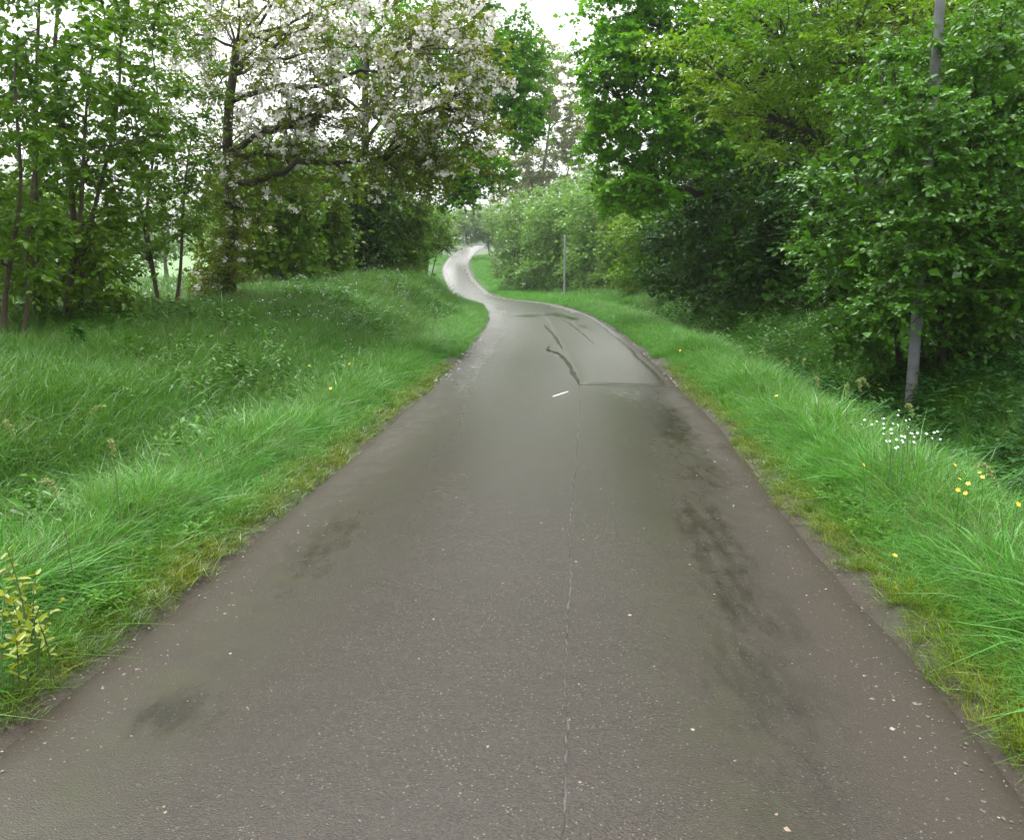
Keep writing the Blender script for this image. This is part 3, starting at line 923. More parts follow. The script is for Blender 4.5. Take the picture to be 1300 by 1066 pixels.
# ---- right side
b = at(1195, 470, 10.2)
hz = make_tree('hazel_shrub', 'leafy hazel wrapped round the tall grey pole at right', 'shrub', None, (b[0], 10.2),
          [st(-.15, .1, 1120, 60, 10.6, .06, .02), st(.1, 0, 1215, 20, 10.4, .075, .025), st(.25, .15, 1290, 60, 10.6, .06, .02), st(.05, -.15, 1180, 160, 9.9, .05, .018), st(-.3, .25, 1080, 150, 10.9, .05, .018)],
          [eb(1180, 120, 10.1, 1.0, .9, .8, 34), eb(1120, 230, 10.2, .9, .9, 1.0, 32), eb(1250, 230, 9.8, .95, .9, 1.1, 40), eb(1190, 320, 10.2, 1.0, .8, .75, 34), eb(1260, 360, 9.9, .7, .7, .55, 18),
           eb(1270, 90, 10.2, 1.0, .9, .9, 26), eb(1070, 330, 10.8, .7, .7, .6, 14), eb(1175, 145, 8.95, .42, .2, .3, 6), eb(1160, 290, 8.95, .45, .2, .45, 9), eb(1150, 390, 9.0, .4, .2, .35, 7), eb(1185, 195, 8.9, .4, .2, .25, 5), eb(1280, 330, 9.3, .6, .5, .8, 18), eb(1105, 425, 10.4, .6, .5, .4, 14), eb(1235, 425, 10.0, .55, .5, .3, 10)],
          .42, 7, 13, .068, .82, M['leaf_hazel'], M['bark_dark'], n_limbs=18, rich=True, twig_r=.0035, limb_r=.016, part_stem='stem', sag=.15, dens=2.3, big=.92, fill=2500, fill_L=.13)

b = at(1110, 400, 16)
make_tree('oak_tree', 'yellow-green oak with dark spreading limbs above the right hedge', 'tree', 'trees right of the lane', (b[0], 16.0),
          [(0, 0, b[0] + .3, 15.8, 6.2, .24, .12)],
          [eb(960, 70, 14.5, 1.7, 1.3, 1.0, 46), eb(1080, 40, 14.2, 1.7, 1.4, 1.0, 46), eb(1000, 150, 15, 1.3, 1.1, .7, 22), eb(1230, 20, 13.8, 1.7, 1.3, .8, 36), eb(1000, -90, 15.5, 2.6, 1.4, 1.0, 30), eb(1240, -110, 15, 2.0, 1.4, .9, 18), eb(1090, 140, 15, 1.1, 1, .6, 16)],
          .62, 6, 12, .085, .55, M['leaf_yellow'], M['bark_dark'], n_limbs=17, twig_r=.004, limb_r=.035, limb_from=.3, flat=.45)

b = at(905, 350, 24)
make_tree('maple_tree', 'broad green maple reaching over the lane from the right hedge', 'tree', 'trees right of the lane', (b[0] + 1.2, 24.0),
          [(0, 0, b[0] + 1.0, 24, 9.0, .27, .11)],
          [eb(810, 180, 21.5, 1.45, 1.3, 1.3, 46), eb(775, 90, 21.5, .9, 1.1, .9, 22), eb(850, 60, 22, 1.7, 1.4, 1.5, 50), eb(900, 170, 22.5, 1.6, 1.4, 1.4, 46), eb(810, 250, 21, .9, .9, .5, 16), eb(840, -80, 23, 2.2, 1.8, 1.6, 36), eb(795, 0, 22, 1.1, 1.1, 1.0, 20), eb(940, 60, 23, 1.8, 1.5, 1.8, 36), eb(765, 150, 21.3, .5, .6, .5, 8)],
          .60, 7, 12, .115, .88, M['leaf_bright'], M['bark_dark'], n_limbs=18, limb_r=.04, twig_r=.005, flat=.5)

rh = [(1010, 15, 190, 1.5, 'leaf_dark_shaded', 'deep green hedge shrub left of the pole'),
      (930, 18, 200, 1.6, 'leaf_dark_shaded', 'deep green hedge shrub under the oak limbs'),
      (1090, 13.5, 200, 1.3, 'leaf_dark_shaded', 'deep green hedge shrub just behind the hazel'),
      (880, 23, 260, 1.6, 'leaf_dark_shaded', 'deep green hedge shrub below the right maple crown'),
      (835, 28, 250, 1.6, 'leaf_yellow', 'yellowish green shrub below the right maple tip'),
      (930, 27, 240, 2.0, 'leaf_dark_shaded', 'deep green hedge shrub behind the right maple trunk'),
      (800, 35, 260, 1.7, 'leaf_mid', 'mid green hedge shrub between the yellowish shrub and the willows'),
      (1200, 15, 200, 1.6, 'leaf_dark_shaded', 'deep green hedge shrub behind the pole and hazel')]
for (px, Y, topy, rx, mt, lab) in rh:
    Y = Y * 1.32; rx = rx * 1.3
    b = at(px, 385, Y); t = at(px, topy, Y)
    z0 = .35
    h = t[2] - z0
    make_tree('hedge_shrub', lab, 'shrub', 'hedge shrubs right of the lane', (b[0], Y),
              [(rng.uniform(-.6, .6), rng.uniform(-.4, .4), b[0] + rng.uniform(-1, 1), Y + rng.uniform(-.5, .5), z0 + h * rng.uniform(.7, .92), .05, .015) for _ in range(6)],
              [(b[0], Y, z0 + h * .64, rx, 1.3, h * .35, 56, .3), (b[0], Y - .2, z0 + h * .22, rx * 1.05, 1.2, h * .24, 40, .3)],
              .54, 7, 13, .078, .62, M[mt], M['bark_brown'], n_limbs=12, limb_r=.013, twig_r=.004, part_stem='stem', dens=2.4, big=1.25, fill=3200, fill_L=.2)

# pale willow shrubs past the bend
wl_ = [(770, 53, 232, 2.7, 'pale green willow shrub behind the slim grey lamp post'),
       (718, 60, 238, 3.2, 'rounded pale willow shrub in the middle of the bend row'),
       (672, 66, 245, 3.3, 'rounded pale willow shrub at the far end of the bend row'),
       (745, 68, 215, 3.2, 'tallest pale willow rising behind the bend row'),
       (815, 56, 225, 3.4, 'pale willow shrub half hidden by the right maple')]
for (px, Y, topy, rx, lab) in wl_:
    b = at(px, 370, Y); t = at(px, topy, Y)
    z0 = float(ground_z(np.array([b[0]]), np.array([Y]))[0])
    h = t[2] - z0
    make_tree('willow_shrub', lab, 'shrub', 'willow shrubs at the bend', (b[0], Y),
              [(rng.uniform(-.8, .8), rng.uniform(-.4, .4), b[0] + rng.uniform(-1.5, 1.5), Y + rng.uniform(-.6, .6), z0 + h * rng.uniform(.65, .85), .08, .02) for _ in range(7)],
              [(b[0], Y, z0 + h * .64, rx, rx * .85, h * .35, 90, .35), (b[0] - .2, Y - .3, z0 + h * .24, rx * .95, rx * .8, h * .24, 60, .35)],
              .85, 8, 13, .12, .5, M['leaf_willow'], M['bark_brown'], n_limbs=11, limb_r=.02, part_stem='stem', up=.3, dens=1.8, big=1.5, fill=4000, fill_L=.32)

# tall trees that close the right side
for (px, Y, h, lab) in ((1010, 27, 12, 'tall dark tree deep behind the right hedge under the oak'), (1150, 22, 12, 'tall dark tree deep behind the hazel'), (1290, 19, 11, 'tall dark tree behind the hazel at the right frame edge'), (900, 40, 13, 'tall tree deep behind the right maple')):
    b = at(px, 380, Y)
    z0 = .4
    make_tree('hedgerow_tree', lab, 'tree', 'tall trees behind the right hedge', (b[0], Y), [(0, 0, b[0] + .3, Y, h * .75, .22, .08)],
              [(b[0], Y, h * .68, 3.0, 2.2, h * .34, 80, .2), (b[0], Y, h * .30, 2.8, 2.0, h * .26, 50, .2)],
              .9, 7, 13, .14, .7, M['leaf_dark_shaded'], M['bark_dark'], n_limbs=14, limb_r=.03, dens=1.4, big=1.4, fill=4000, fill_L=.32)

# trees of the distance
b = at(690, 330, 100)
make_tree('aspen_tree', 'tall thin-leaved aspen standing pale in the haze above the bend', 'tree', 'distant trees at the end of the lane', (b[0], 100.0),
          [(0, 0, b[0] + .5, 100, 22, .34, .08), (.3, .1, b[0] + 3.5, 100, 18, .2, .05), (-.3, 0, b[0] - 3, 100, 18, .2, .05)],
          [eb(690, 190, 100, 4.6, 3.5, 5.5, 60), eb(690, 110, 100, 3.6, 3, 4.5, 50), eb(735, 170, 100, 2.6, 2.2, 4, 26), eb(650, 230, 100, 3.2, 2.4, 3, 26), eb(690, 240, 100, 3.6, 3, 2.5, 20)],
          1.25, 7, 9, .26, .8, M['leaf_aspen'], M['bark_grey'], n_limbs=22, limb_r=.045, twig_r=.009, up=.5, dens=2.2, big=1.35)
b = at(614, 322, 120)
make_tree('hawthorn_tree', 'small round misty tree beside the top of the lane', 'tree', 'distant trees at the end of the lane', (b[0] + .9, 120.0),
          [(0, 0, b[0] + .6, 120, at(606, 285, 120)[2], .14, .06)], [eb(608, 282, 120, 3.8, 3, 2.6, 60), eb(592, 294, 119, 2.2, 2, 1.5, 20), eb(624, 300, 120, 1.8, 1.6, 1.6, 22)],
          1.0, 7, 12, .22, .7, M['leaf_misty'], M['bark_grey'], n_limbs=9, limb_r=.04)
for (px, Y, topy, rx, lab) in ((560, 165, 262, 9, 'misty tree on the rise left of the lane end'), (640, 175, 255, 9, 'misty tree on the rise right of the lane end'), (760, 150, 190, 9, 'very pale tree high behind the bend willows'), (500, 150, 262, 8, 'misty tree on the rise behind the bright shrub')):
    b = at(px, 318, Y); t = at(px, topy, Y)
    z0 = float(ground_z(np.array([b[0]]), np.array([Y]))[0]); h = t[2] - z0
    make_tree('misty_tree', lab, 'tree', 'distant trees at the end of the lane', (b[0], Y), [(0, 0, b[0] + .4, Y, z0 + h * .7, .3, .1)],
              [(b[0], Y, z0 + h * .55, rx * .7, rx * .6, h * .42, 60, .2)], 1.6, 7, 10, .36, .7, M['leaf_misty'], M['bark_grey'], n_limbs=9, limb_r=.05)

# ------------------------------------------------------------------ pole and posts
M['pole'] = plain_mat('weathered_pole', (0.075, 0.080, 0.084), 0.75, 0.0, (0.14, 0.147, 0.155), 6.0)
M['post'] = plain_mat('galvanised_post', (0.26, 0.28, 0.30), 0.6, 0.0, (0.20, 0.215, 0.23), 5.0)


def post(name, label, x, y, h, r0, r1, mat, cap=True):
    z = float(ground_z(np.array([x]), np.array([y]))[0])
    root = empty(name, (x, y, z), label, 'pole', 'grey poles on the right verge')
    tb = Tubes(16)
    n = 14
    tb.add(np.stack([np.zeros(n), np.zeros(n), np.linspace(-.3, h, n)], -1), np.linspace(r0, r1, n))
    tb.build('shaft', mat, root)
    c = Tubes(16)
    c.add([(0, 0, h - .02), (0, 0, h + .02), (0, 0, h + .035)], [r1 * 1.12, r1 * 1.12, r1 * .3])
    c.build('cap', mat, root)
    return root


q = at(1159, 470, 9.5)
post('utility_pole', 'tall tapered grey pole rising through the hazel', q[0], 9.5, 8.4, .066, .045, M['pole'])
q = at(716.5, 375, 47)
post('lamp_post', 'slim grey post against the willow shrubs', q[0], 47.0, 3.6, .065, .05, M['post'])
q = at(645.5, 358, 80)
post('lamp_post', 'short distant grey post beside the far curve', q[0], 80.0, 2.4, .08, .07, M['post'])

# red-brown stakes among the left stems
for (x0, y0, x1, y1, Y, lab) in ((60, 446, 66, 409, 10.4, 'reddish broken stake under the far left shrub'), (220, 416, 224, 379, 13, 'thin reddish stake between the sapling and the cherry')):
    a, b2 = P3(x0, y0 + 12, Y), P3(x1, y1, Y)
    tb = Tubes(7)
    tb.add(np.stack([a, (a + b2) / 2 + (.01, 0, 0), b2]) - a, [.026, .024, .018])
    o = tb.build('stake', M['stake'])
    o.location = a
    tag(o, lab, 'stake', 'reddish stakes left of the lane')


# ------------------------------------------------------------------ grass and weeds
def blade_tuft(n, rad, lmin, lmax, width, lean, droop, mat, name, segs=3, bias=1.0):
    a = rng.uniform(0, math.tau, n)
    rr = rad * np.sqrt(rng.random(n))
    base = np.stack([rr * np.cos(a), rr * np.sin(a), np.zeros(n) - .01], -1)
    da = a + rng.normal(0, 1.0, n)
    out = np.stack([np.cos(da), np.sin(da), np.zeros(n)], -1)
    ln = rng.uniform(lmin, lmax, n)
    le = np.abs(rng.normal(0, lean, n))
    dr = droop * rng.uniform(.3, 1.6, n)
    t = np.linspace(0, 1, segs + 1)
    side = np.stack([-np.sin(da), np.cos(da), np.zeros(n)], -1)
    tw = rng.normal(0, .5, n)[:, None]
    side = unit(side + out * tw)
    V = []
    for k, u in enumerate(t):
        c = base + out * (ln * (le * u + dr * u * u * .7))[:, None] + np.array([0, 0, 1.0])[None] * (ln * (u - .5 * dr * u * u * u) / np.sqrt(1 + le ** 2))[:, None]
        w = width * (1 - u ** 1.6) * (.75 + .5 * u * (1 - u)) + .0006
        if k < segs:
            V += [c - side * w / 2, c + side * w / 2]
        else:
            V += [c]
    v = np.stack(V, 1)
    m = v.shape[1]
    q = [(2 * k, 2 * k + 1, 2 * k + 3, 2 * k + 2) for k in range(segs - 1)]
    tri = [(2 * segs - 2, 2 * segs - 1, 2 * segs)]
    off = np.arange(n)[:, None, None] * m
    return source(name, v.reshape(-1, 3), [(np.array(q)[None] + off).reshape(-1, 4), (np.array(tri)[None] + off).reshape(-1, 3)], mat)


def source(name, v, f, mat):
    o = mesh_np(name, v, f, mat)
    COL.objects.unlink(o)
    return o


def weed_tuft(name, n, rad, h, L, ratio, mat):
    """A leafy herb: several stems carrying pairs of leaves."""
    P, D = [], []
    for s in range(n):
        a = rng.uniform(0, math.tau); r_ = rad * math.sqrt(rng.random())
        b = np.array([r_ * math.cos(a), r_ * math.sin(a), 0]); top = b + np.array([rng.normal(0, .08), rng.normal(0, .08), h * rng.uniform(.6, 1.1)])
        for u in np.linspace(.2, 1, 6):
            p = b + (top - b) * u
            ang = rng.uniform(0, math.tau)
            for k in range(2):
                P.append(p); D.append((math.cos(ang + k * math.pi), math.sin(ang + k * math.pi), rng.uniform(-.3, .5)))
    P, D = np.array(P), unit(np.array(D))
    LL = L * rng.uniform(.6, 1.2, len(P))
    v, f = leaf_mesh(P, D, unit(np.array([0, 0, 1.0])[None] + .4 * rng.normal(size=P.shape)), LL, LL * ratio, True, .25)
    return source(name, v, [f], mat)


def scatter(name, label, pts, sources, mat=None, smin=.75, smax=1.3, tilt=.18, scale_arr=None):
    """One object of real tufts, placed by a point list (uncountable ground cover)."""
    n = len(pts)
    me = bpy.data.meshes.new(name)
    me.vertices.add(n)
    me.vertices.foreach_set('co', np.asarray(pts, np.float32).ravel())
    rot = np.stack([rng.normal(0, tilt, n), rng.normal(0, tilt, n), rng.uniform(0, math.tau, n)], -1).astype(np.float32)
    sc = rng.uniform(smin, smax, n) * (scale_arr if scale_arr is not None else 1.0)
    a = me.attributes.new('rot', 'FLOAT_VECTOR', 'POINT'); a.data.foreach_set('vector', rot.ravel())
    a = me.attributes.new('scl', 'FLOAT', 'POINT'); a.data.foreach_set('value', sc.astype(np.float32))
    a = me.attributes.new('pick', 'INT', 'POINT'); a.data.foreach_set('value', rng.integers(0, len(sources), n).astype(np.int32))
    o = bpy.data.objects.new(name, me)
    COL.objects.link(o)
    tag(o, label, kind='stuff')
    coll = bpy.data.collections.new(name + '_tufts')
    for s in sources:
        if s.name not in coll.objects:
            coll.objects.link(s)
    ng = bpy.data.node_groups.new(name + '_placing', 'GeometryNodeTree')
    ng.interface.new_socket('Geometry', in_out='INPUT', socket_type='NodeSocketGeometry')
    ng.interface.new_socket('Geometry', in_out='OUTPUT', socket_type='NodeSocketGeometry')
    N, Lk = ng.nodes, ng.links
    gi, go = N.new('NodeGroupInput'), N.new('NodeGroupOutput')
    ci = N.new('GeometryNodeCollectionInfo')
    ci.inputs['Collection'].default_value = coll
    ci.inputs['Separate Children'].default_value = True
    ci.inputs['Reset Children'].default_value = True
    ip = N.new('GeometryNodeInstanceOnPoints')
    ip.inputs['Pick Instance'].default_value = True

    def named(nm, typ):
        x = N.new('GeometryNodeInputNamedAttribute'); x.data_type = typ
        x.inputs['Name'].default_value = nm
        return x.outputs[0]
    Lk.new(gi.outputs[0], ip.inputs['Points'])
    Lk.new(ci.outputs[0], ip.inputs['Instance'])
    Lk.new(named('pick', 'INT'), ip.inputs['Instance Index'])
    Lk.new(named('rot', 'FLOAT_VECTOR'), ip.inputs['Rotation'])
    Lk.new(named('scl', 'FLOAT'), ip.inputs['Scale'])
    Lk.new(ip.outputs[0], go.inputs[0])
    md = o.modifiers.new('placing', 'NODES')
    md.node_group = ng
    return o


M['g_verge'] = leaf_mat('grass_verge', (0.050, 0.195, 0.022), (0.105, 0.275, 0.046), c3=(0.064, 0.215, 0.016), trans=.35, gloss=.25, rough=.35, patch=.9, inst=True)
M['g_verge2'] = leaf_mat('grass_verge_pale', (0.110, 0.220, 0.050), (0.165, 0.285, 0.085), trans=.35, gloss=.35, inst=True)
M['g_bank'] = leaf_mat('grass_bank', (0.040, 0.150, 0.018), (0.078, 0.205, 0.028), c3=(0.075, 0.180, 0.020), trans=.32, gloss=.3, rough=.4, patch=.7, inst=True)
M['g_dry'] = leaf_mat('grass_dry', (0.11, 0.12, 0.045), (0.17, 0.15, 0.070), trans=.3, gloss=.5, inst=True)
M['g_moss'] = leaf_mat('grass_moss', (0.090, 0.150, 0.008), (0.170, 0.210, 0.014), c3=(0.07, 0.15, 0.012), trans=.3, gloss=.5, patch=2.5, inst=True)
M['g_field'] = leaf_mat('grass_field', (0.08, 0.18, 0.05), (0.11, 0.22, 0.07), trans=.35, gloss=.5, inst=True)
M['weed'] = leaf_mat('weed_leaf', (0.034, 0.120, 0.012), (0.065, 0.170, 0.018), c3=(0.055, 0.150, 0.012), trans=.3, gloss=.25, rough=.4, inst=True)
M['nettle'] = leaf_mat('nettle_leaf', (0.016, 0.066, 0.012), (0.034, 0.100, 0.018), trans=.25, gloss=.12, rough=.4, inst=True)
M['clover'] = leaf_mat('clover_leaf', (0.045, 0.140, 0.014), (0.085, 0.18, 0.022), trans=.35, gloss=.12, inst=True)

T_verge = [blade_tuft(34, .11, .12, .34, .0052, .35, .75, M['g_verge'], 'verge_tuft') for _ in range(5)] + [blade_tuft(16, .11, .12, .30, .0095, .5, .9, M['g_verge'], 'verge_tuft') for _ in range(2)] + [blade_tuft(26, .11, .14, .36, .0042, .3, .6, M['g_verge2'], 'verge_tuft') for _ in range(2)]
T_short = [blade_tuft(26, .07, .03, .09, .0042, .7, .5, M['g_moss'], 'moss_tuft', 2) for _ in range(4)]
T_mown = [blade_tuft(26, .10, .06, .16, .0045, 1.0, 1.2, M['g_verge'], 'low_tuft', 3) for _ in range(4)]
T_tall = [blade_tuft(30, .16, .25, .60, .0062, .30, .8, M['g_bank'], 'tall_tuft') for _ in range(6)]
T_dry = [blade_tuft(12, .14, .30, .70, .0035, .35, .9, M['g_dry'], 'dry_tuft') for _ in range(4)]
T_far = [blade_tuft(30, .30, .16, .42, .017, .35, .6, M['g_verge'], 'coarse_tuft', 2) for _ in range(4)]
T_farbank = [blade_tuft(30, .32, .25, .62, .019, .35, .6, M['g_bank'], 'coarse_bank_tuft', 2) for _ in range(4)]
T_field = [blade_tuft(40, .6, .15, .3, .03, .35, .5, M['g_field'], 'field_tuft', 2) for _ in range(3)]
T_weed = [weed_tuft('weed_tuft', 7, .16, .38, .065, .5, M['weed']) for _ in range(4)]
T_nettle = [weed_tuft('nettle_tuft', 7, .16, .60, .085, .52, M['nettle']) for _ in range(4)]
T_clover = [weed_tuft('clover_tuft', 9, .15, .14, .035, .85, M['clover']) for _ in range(3)]


def lane_scatter(side, n, off0, off1, arc0, arc1, power=1.0, dens=None):
    """n points on one verge; off measured outwards from the lane edge."""
    u = rng.random(n)
    arc = arc0 + (arc1 - arc0) * u ** power
    off = off0 + (off1 - off0) * rng.random(n)
    if dens is not None:
        keep = rng.random(n) < dens(off, arc)
        arc, off = arc[keep], off[keep]
    c, nn = cl_at(arc)
    xy = c[:, :2] + nn * (side * (HALF + off))[:, None]
    return np.stack([xy[:, 0], xy[:, 1], ground_z(xy[:, 0], xy[:, 1])], -1), off, arc


def edge_noise(arc, seed):
    return 0.10 * fbm(arc, arc * 0, seed, 4, 1.6)


for side, nm, lab in ((-1, 'left', 'left'), (1, 'right', 'right')):
    vw = 1.02 if side < 0 else 1.25
    p, off, arc = lane_scatter(side, 5600, -0.14, .46, .6, 13, 1.5, lambda o, a: np.clip((o - edge_noise(a, 80 + side) * 1.7) / .10, 0, 1) * (0.9 if side > 0 else 1.0))
    scatter('edge_grass', 'short yellowish moss and grass fringe at the %s lane edge' % lab, p, T_short, scale_arr=.6 + 1.2 * np.clip(off, 0, .4))
    p, off, arc = lane_scatter(side, 2600, .26, .66, .6, 14, 1.4)
    scatter('edge_grass', 'low flattened grass beside the %s lane edge' % lab, p, T_mown, tilt=.25, scale_arr=.5 + .6 * np.clip(off, 0, .6))
    p, off, arc = lane_scatter(side, 5600, .50 if side < 0 else .40, vw, .3, 15, 1.35)
    scatter('verge_grass', 'fresh bright grass on the near %s verge' % lab, p, T_verge, tilt=.24, scale_arr=(.40 + .70 * smooth01(.32, .85, off)) * (1 + .30 * fbm(p[:, 0], p[:, 1], 97, 3, 2.0)))
    p, off, arc = lane_scatter(side, 420, .55, vw, 1.0, 16, 1.2)
    scatter('verge_grass', 'taller straw tipped grass in the %s verge' % lab, p, T_dry, smin=.45, smax=.75)
    p, off, arc = lane_scatter(side, 320, .25, vw, 1.0, 14, 1.2, lambda o, a: np.clip(fbm(o, a, 98 + side, 3, 1.6) * 2 + .2, 0, 1))
    scatter('clover', 'small clover and plantain leaves in the %s verge' % lab, p, T_clover, smin=.4, smax=.8)
    p, off, arc = lane_scatter(side, 7000, .10, vw + .2, 14, 34, 1.1)
    scatter('verge_grass', 'fresh bright grass on the %s verge towards the bend' % lab, p, T_verge, scale_arr=.5 + .55 * smooth01(.1, .9, off))
    p, off, arc = lane_scatter(side, 4200, .08, 3.2, 33, 130, 1.3)
    scatter('verge_grass', 'pale distant grass on the %s verge past the bend' % lab, p, T_far, scale_arr=.45 + .5 * smooth01(.0, 1.2, off))

# left bank
p, off, arc = lane_scatter(-1, 9500, .95, 6.0, 1.0, 15, 1.1)
scatter('bank_grass', 'tall dark grass on the near left bank', p, T_tall, smin=.7, smax=1.25, scale_arr=.85 + .35 * fbm(p[:, 0], p[:, 1], 90, 3, 1.2))
p, off, arc = lane_scatter(-1, 8000, 1.0, 5.5, 15, 36, 1.0)
scatter('bank_grass', 'tall dark grass on the left bank before the bend', p, T_tall, smin=.7, smax=1.25, scale_arr=.9 + .35 * fbm(p[:, 0], p[:, 1], 91, 3, 1.2))
p, off, arc = lane_scatter(-1, 1700, 1.0, 6, 1.5, 26, 1.1)
scatter('dry_grass', 'sparse straw coloured seed grass on the left bank', p, T_dry, scale_arr=.8)
p, off, arc = lane_scatter(-1, 1500, 1.1, 5.5, 2, 24, 1.0, lambda o, a: np.clip(fbm(o * 1.0, a, 92, 3, .8) * 2 + .3, 0, 1))
scatter('weeds', 'broad-leaved weeds among the left bank grass', p, T_weed, smin=.5, smax=1.25)
p, off, arc = lane_scatter(-1, 1300, .8, 3.8, 3, 18, 1.0, lambda o, a: np.clip(fbm(o, a, 93, 3, 1.0) * 2 + .1, 0, 1))
scatter('clover', 'yellowish clover patches low on the left bank', p, T_clover, smin=.6, smax=1.1)
p, off, arc = lane_scatter(-1, 2600, 5, 22, 2, 60, 1.0)
scatter('field_grass', 'light green meadow beyond the left hedge', p, T_field)
p, off, arc = lane_scatter(-1, 2600, 3, 16, 36, 130, 1.2)
scatter('bank_grass', 'coarse grass on the left slope past the bend', p, T_farbank, scale_arr=.8)
# right ditch and hedge foot
p, off, arc = lane_scatter(1, 5600, 1.25, 5.2, 2, 18, 1.0)
scatter('ditch_grass', 'dark tall grass filling the right ditch', p, T_tall, smin=.6, smax=1.1)
p, off, arc = lane_scatter(1, 4600, 1.4, 5.6, 17, 40, 1.0)
scatter('ditch_grass', 'dark grass on the slope below the right hedge', p, T_tall, smin=.5, smax=.9)
p, off, arc = lane_scatter(1, 1100, 1.5, 4.6, 3.2, 11, 1.0, lambda o, a: np.clip(.75 + fbm(o, a, 94, 3, .8), 0, 1))
scatter('nettles', 'dense dark nettles filling the near right ditch', p, T_nettle, smin=.6, smax=1.0)
p, off, arc = lane_scatter(1, 1300, 1.6, 5.4, 9, 28, 1.0)
scatter('weeds', 'leafy weeds at the foot of the right hedge', p, T_weed)
p, off, arc = lane_scatter(1, 1800, 5.5, 24, 4, 40, 1.0)
scatter('field_grass', 'light green meadow seen under the right hedge', p, T_field)
p, off, arc = lane_scatter(1, 1600, 3, 10, 38, 120, 1.2)
scatter('bank_grass', 'coarse grass on the right slope past the bend', p, T_farbank, scale_arr=.8)


# ------------------------------------------------------------------ flowers, seed grasses, small plants
M['stalk'] = plain_mat('green_stalk', (0.06, 0.12, 0.03), 0.6)
M['yellow'] = plain_mat('buttercup_yellow', (0.75, 0.48, 0.02), 0.4, trans=.2)
M['white'] = plain_mat('white_petal', (0.75, 0.75, 0.78), 0.5, trans=.25)
M['seed'] = leaf_mat('seed_head', (0.20, 0.27, 0.09), (0.30, 0.34, 0.14), trans=.25, gloss=.3)
M['spurge'] = leaf_mat('spurge_leaf', (0.16, 0.22, 0.02), (0.24, 0.28, 0.03), trans=.4, gloss=.3)


def disc_flower(c, ax, r, n=5, cup=.35):
    u = unit(np.cross(ax, np.array([.3, .9, .2])))
    w = np.cross(ax, u)
    v, f = [c], []
    for k in range(n):
        for q, rr in ((-.42, .72), (0, 1.0), (.42, .72)):
            a = (k + q) * math.tau / n
            v.append(c + (u * math.cos(a) + w * math.sin(a)) * r * rr + ax * r * cup * rr)
        f.append((0, 3 * k + 1, 3 * k + 2, 3 * k + 3))
    return np.array(v), np.array(f)


def flower(name, label, cat, group, head, r, mat, n=5, heads=1):
    """A wild flower: stalk rooted in the turf plus its head(s)."""
    head = np.asarray(head, float)
    b = head.copy(); b[0] += rng.normal(0, .03); b[1] += rng.normal(0, .03) + .02
    b[2] = float(ground_z(b[0:1], b[1:2])[0])
    root = empty(name, b, label, cat, group)
    for k in range(heads):
        h = head + (0 if k == 0 else 1) * np.array([rng.normal(0, .05), rng.normal(0, .05), rng.uniform(-.05, .03)])
        tb = Tubes(4)
        tb.add(bez(b, (b + h) / 2 + (.02, 0, .05), h, 5), np.linspace(.0022, .0014, 5))
        tb.build('stalk', M['stalk'], root, b)
        ax = unit(np.array([rng.normal(0, .4), -.6 + rng.normal(0, .3), .8]))
        v, f = disc_flower(h, ax, r * rng.uniform(.85, 1.15), n)
        mesh_np('flower_head', v - b, f, mat, root)
    return root


def on_turf(px, py, h):
    """Where the ray through a photograph pixel comes down to the height h above the ground."""
    ys = np.geomspace(2.2, 60, 400)
    p = np.array([at(px, py, y) for y in ys])
    d = p[:, 2] - ground_z(p[:, 0], p[:, 1]) - h
    k = int(np.argmax(d < 0)) if (d < 0).any() else len(ys) - 1
    return p[k]


G = 'buttercups on the right verge'
bc = [(1212, 590, 5.6), (1224, 600, 5.55), (1218, 608, 5.5), (1229, 614, 5.5), (1216, 622, 5.45), (1226, 626, 5.4), (1247, 606, 5.6), (1292, 640, 5.3), (1244, 600, 5.7), (1096, 590, 6.3), (986, 503, 9.6), (864, 445, 15), (1116, 489, 10.0), (1136, 705, 4.2)]
bl = ['topmost yellow buttercup of the near right cluster', 'buttercup low in the upper part of the right cluster', 'buttercup in the middle left of the right cluster', 'large buttercup in the middle of the right cluster', 'lowest left buttercup of the right cluster', 'lowest right buttercup of the right cluster', 'buttercup standing apart at the right of the cluster', 'single buttercup at the right frame edge', 'tiny buttercup above the one standing apart', 'lone buttercup in the middle of the near right verge',
      'lone yellow flower among the seed grasses', 'distant yellow flower on the right verge before the bend', 'yellow flower at the ditch edge below the pole', 'small yellow flower near the lane in the right grass']
for (px, py, Y), lab in zip(bc, bl):
    flower('buttercup', lab, 'flower', G, on_turf(px, py, .40), .0135 * (1 if Y < 9 else 1.5), M['yellow'])
G = 'yellow flowers on the left verge'
for (px, py, Y, lab) in ((444, 462, 11.5, 'tiny yellow flower at the top of the left verge'), (420, 493, 10, 'tiny yellow flower below the left bank'), (393, 464, 11.5, 'tiny yellow flower in the left bank clover')):
    flower('buttercup', lab, 'flower', G, on_turf(px, py, .45), .02, M['yellow'])
G = 'white flowers at the ditch edge'
wf = [(1113, 535, 7.6), (1122, 531, 7.7), (1131, 545, 7.4), (1140, 527, 7.8), (1152, 545, 7.4), (1156, 550, 7.3), (1148, 555, 7.2), (1138, 558, 7.2), (1190, 548, 7.4), (1130, 560, 7.1)]
wlab = ['leftmost white flower cluster at the ditch edge', 'white flower cluster second from the left', 'white flower cluster low in the middle', 'highest white flower cluster at the ditch edge', 'white flower cluster right of the highest one', 'white flower cluster on the right of the group', 'white flower cluster near the lower right', 'white flower cluster at the bottom of the group', 'white flower cluster standing alone to the right', 'white flower cluster in the lowest left']
for (px, py, Y), lab in zip(wf, wlab):
    flower('white_wildflower', lab, 'flower', G, on_turf(px, py, .46), .010, M['white'], 4, heads=4)

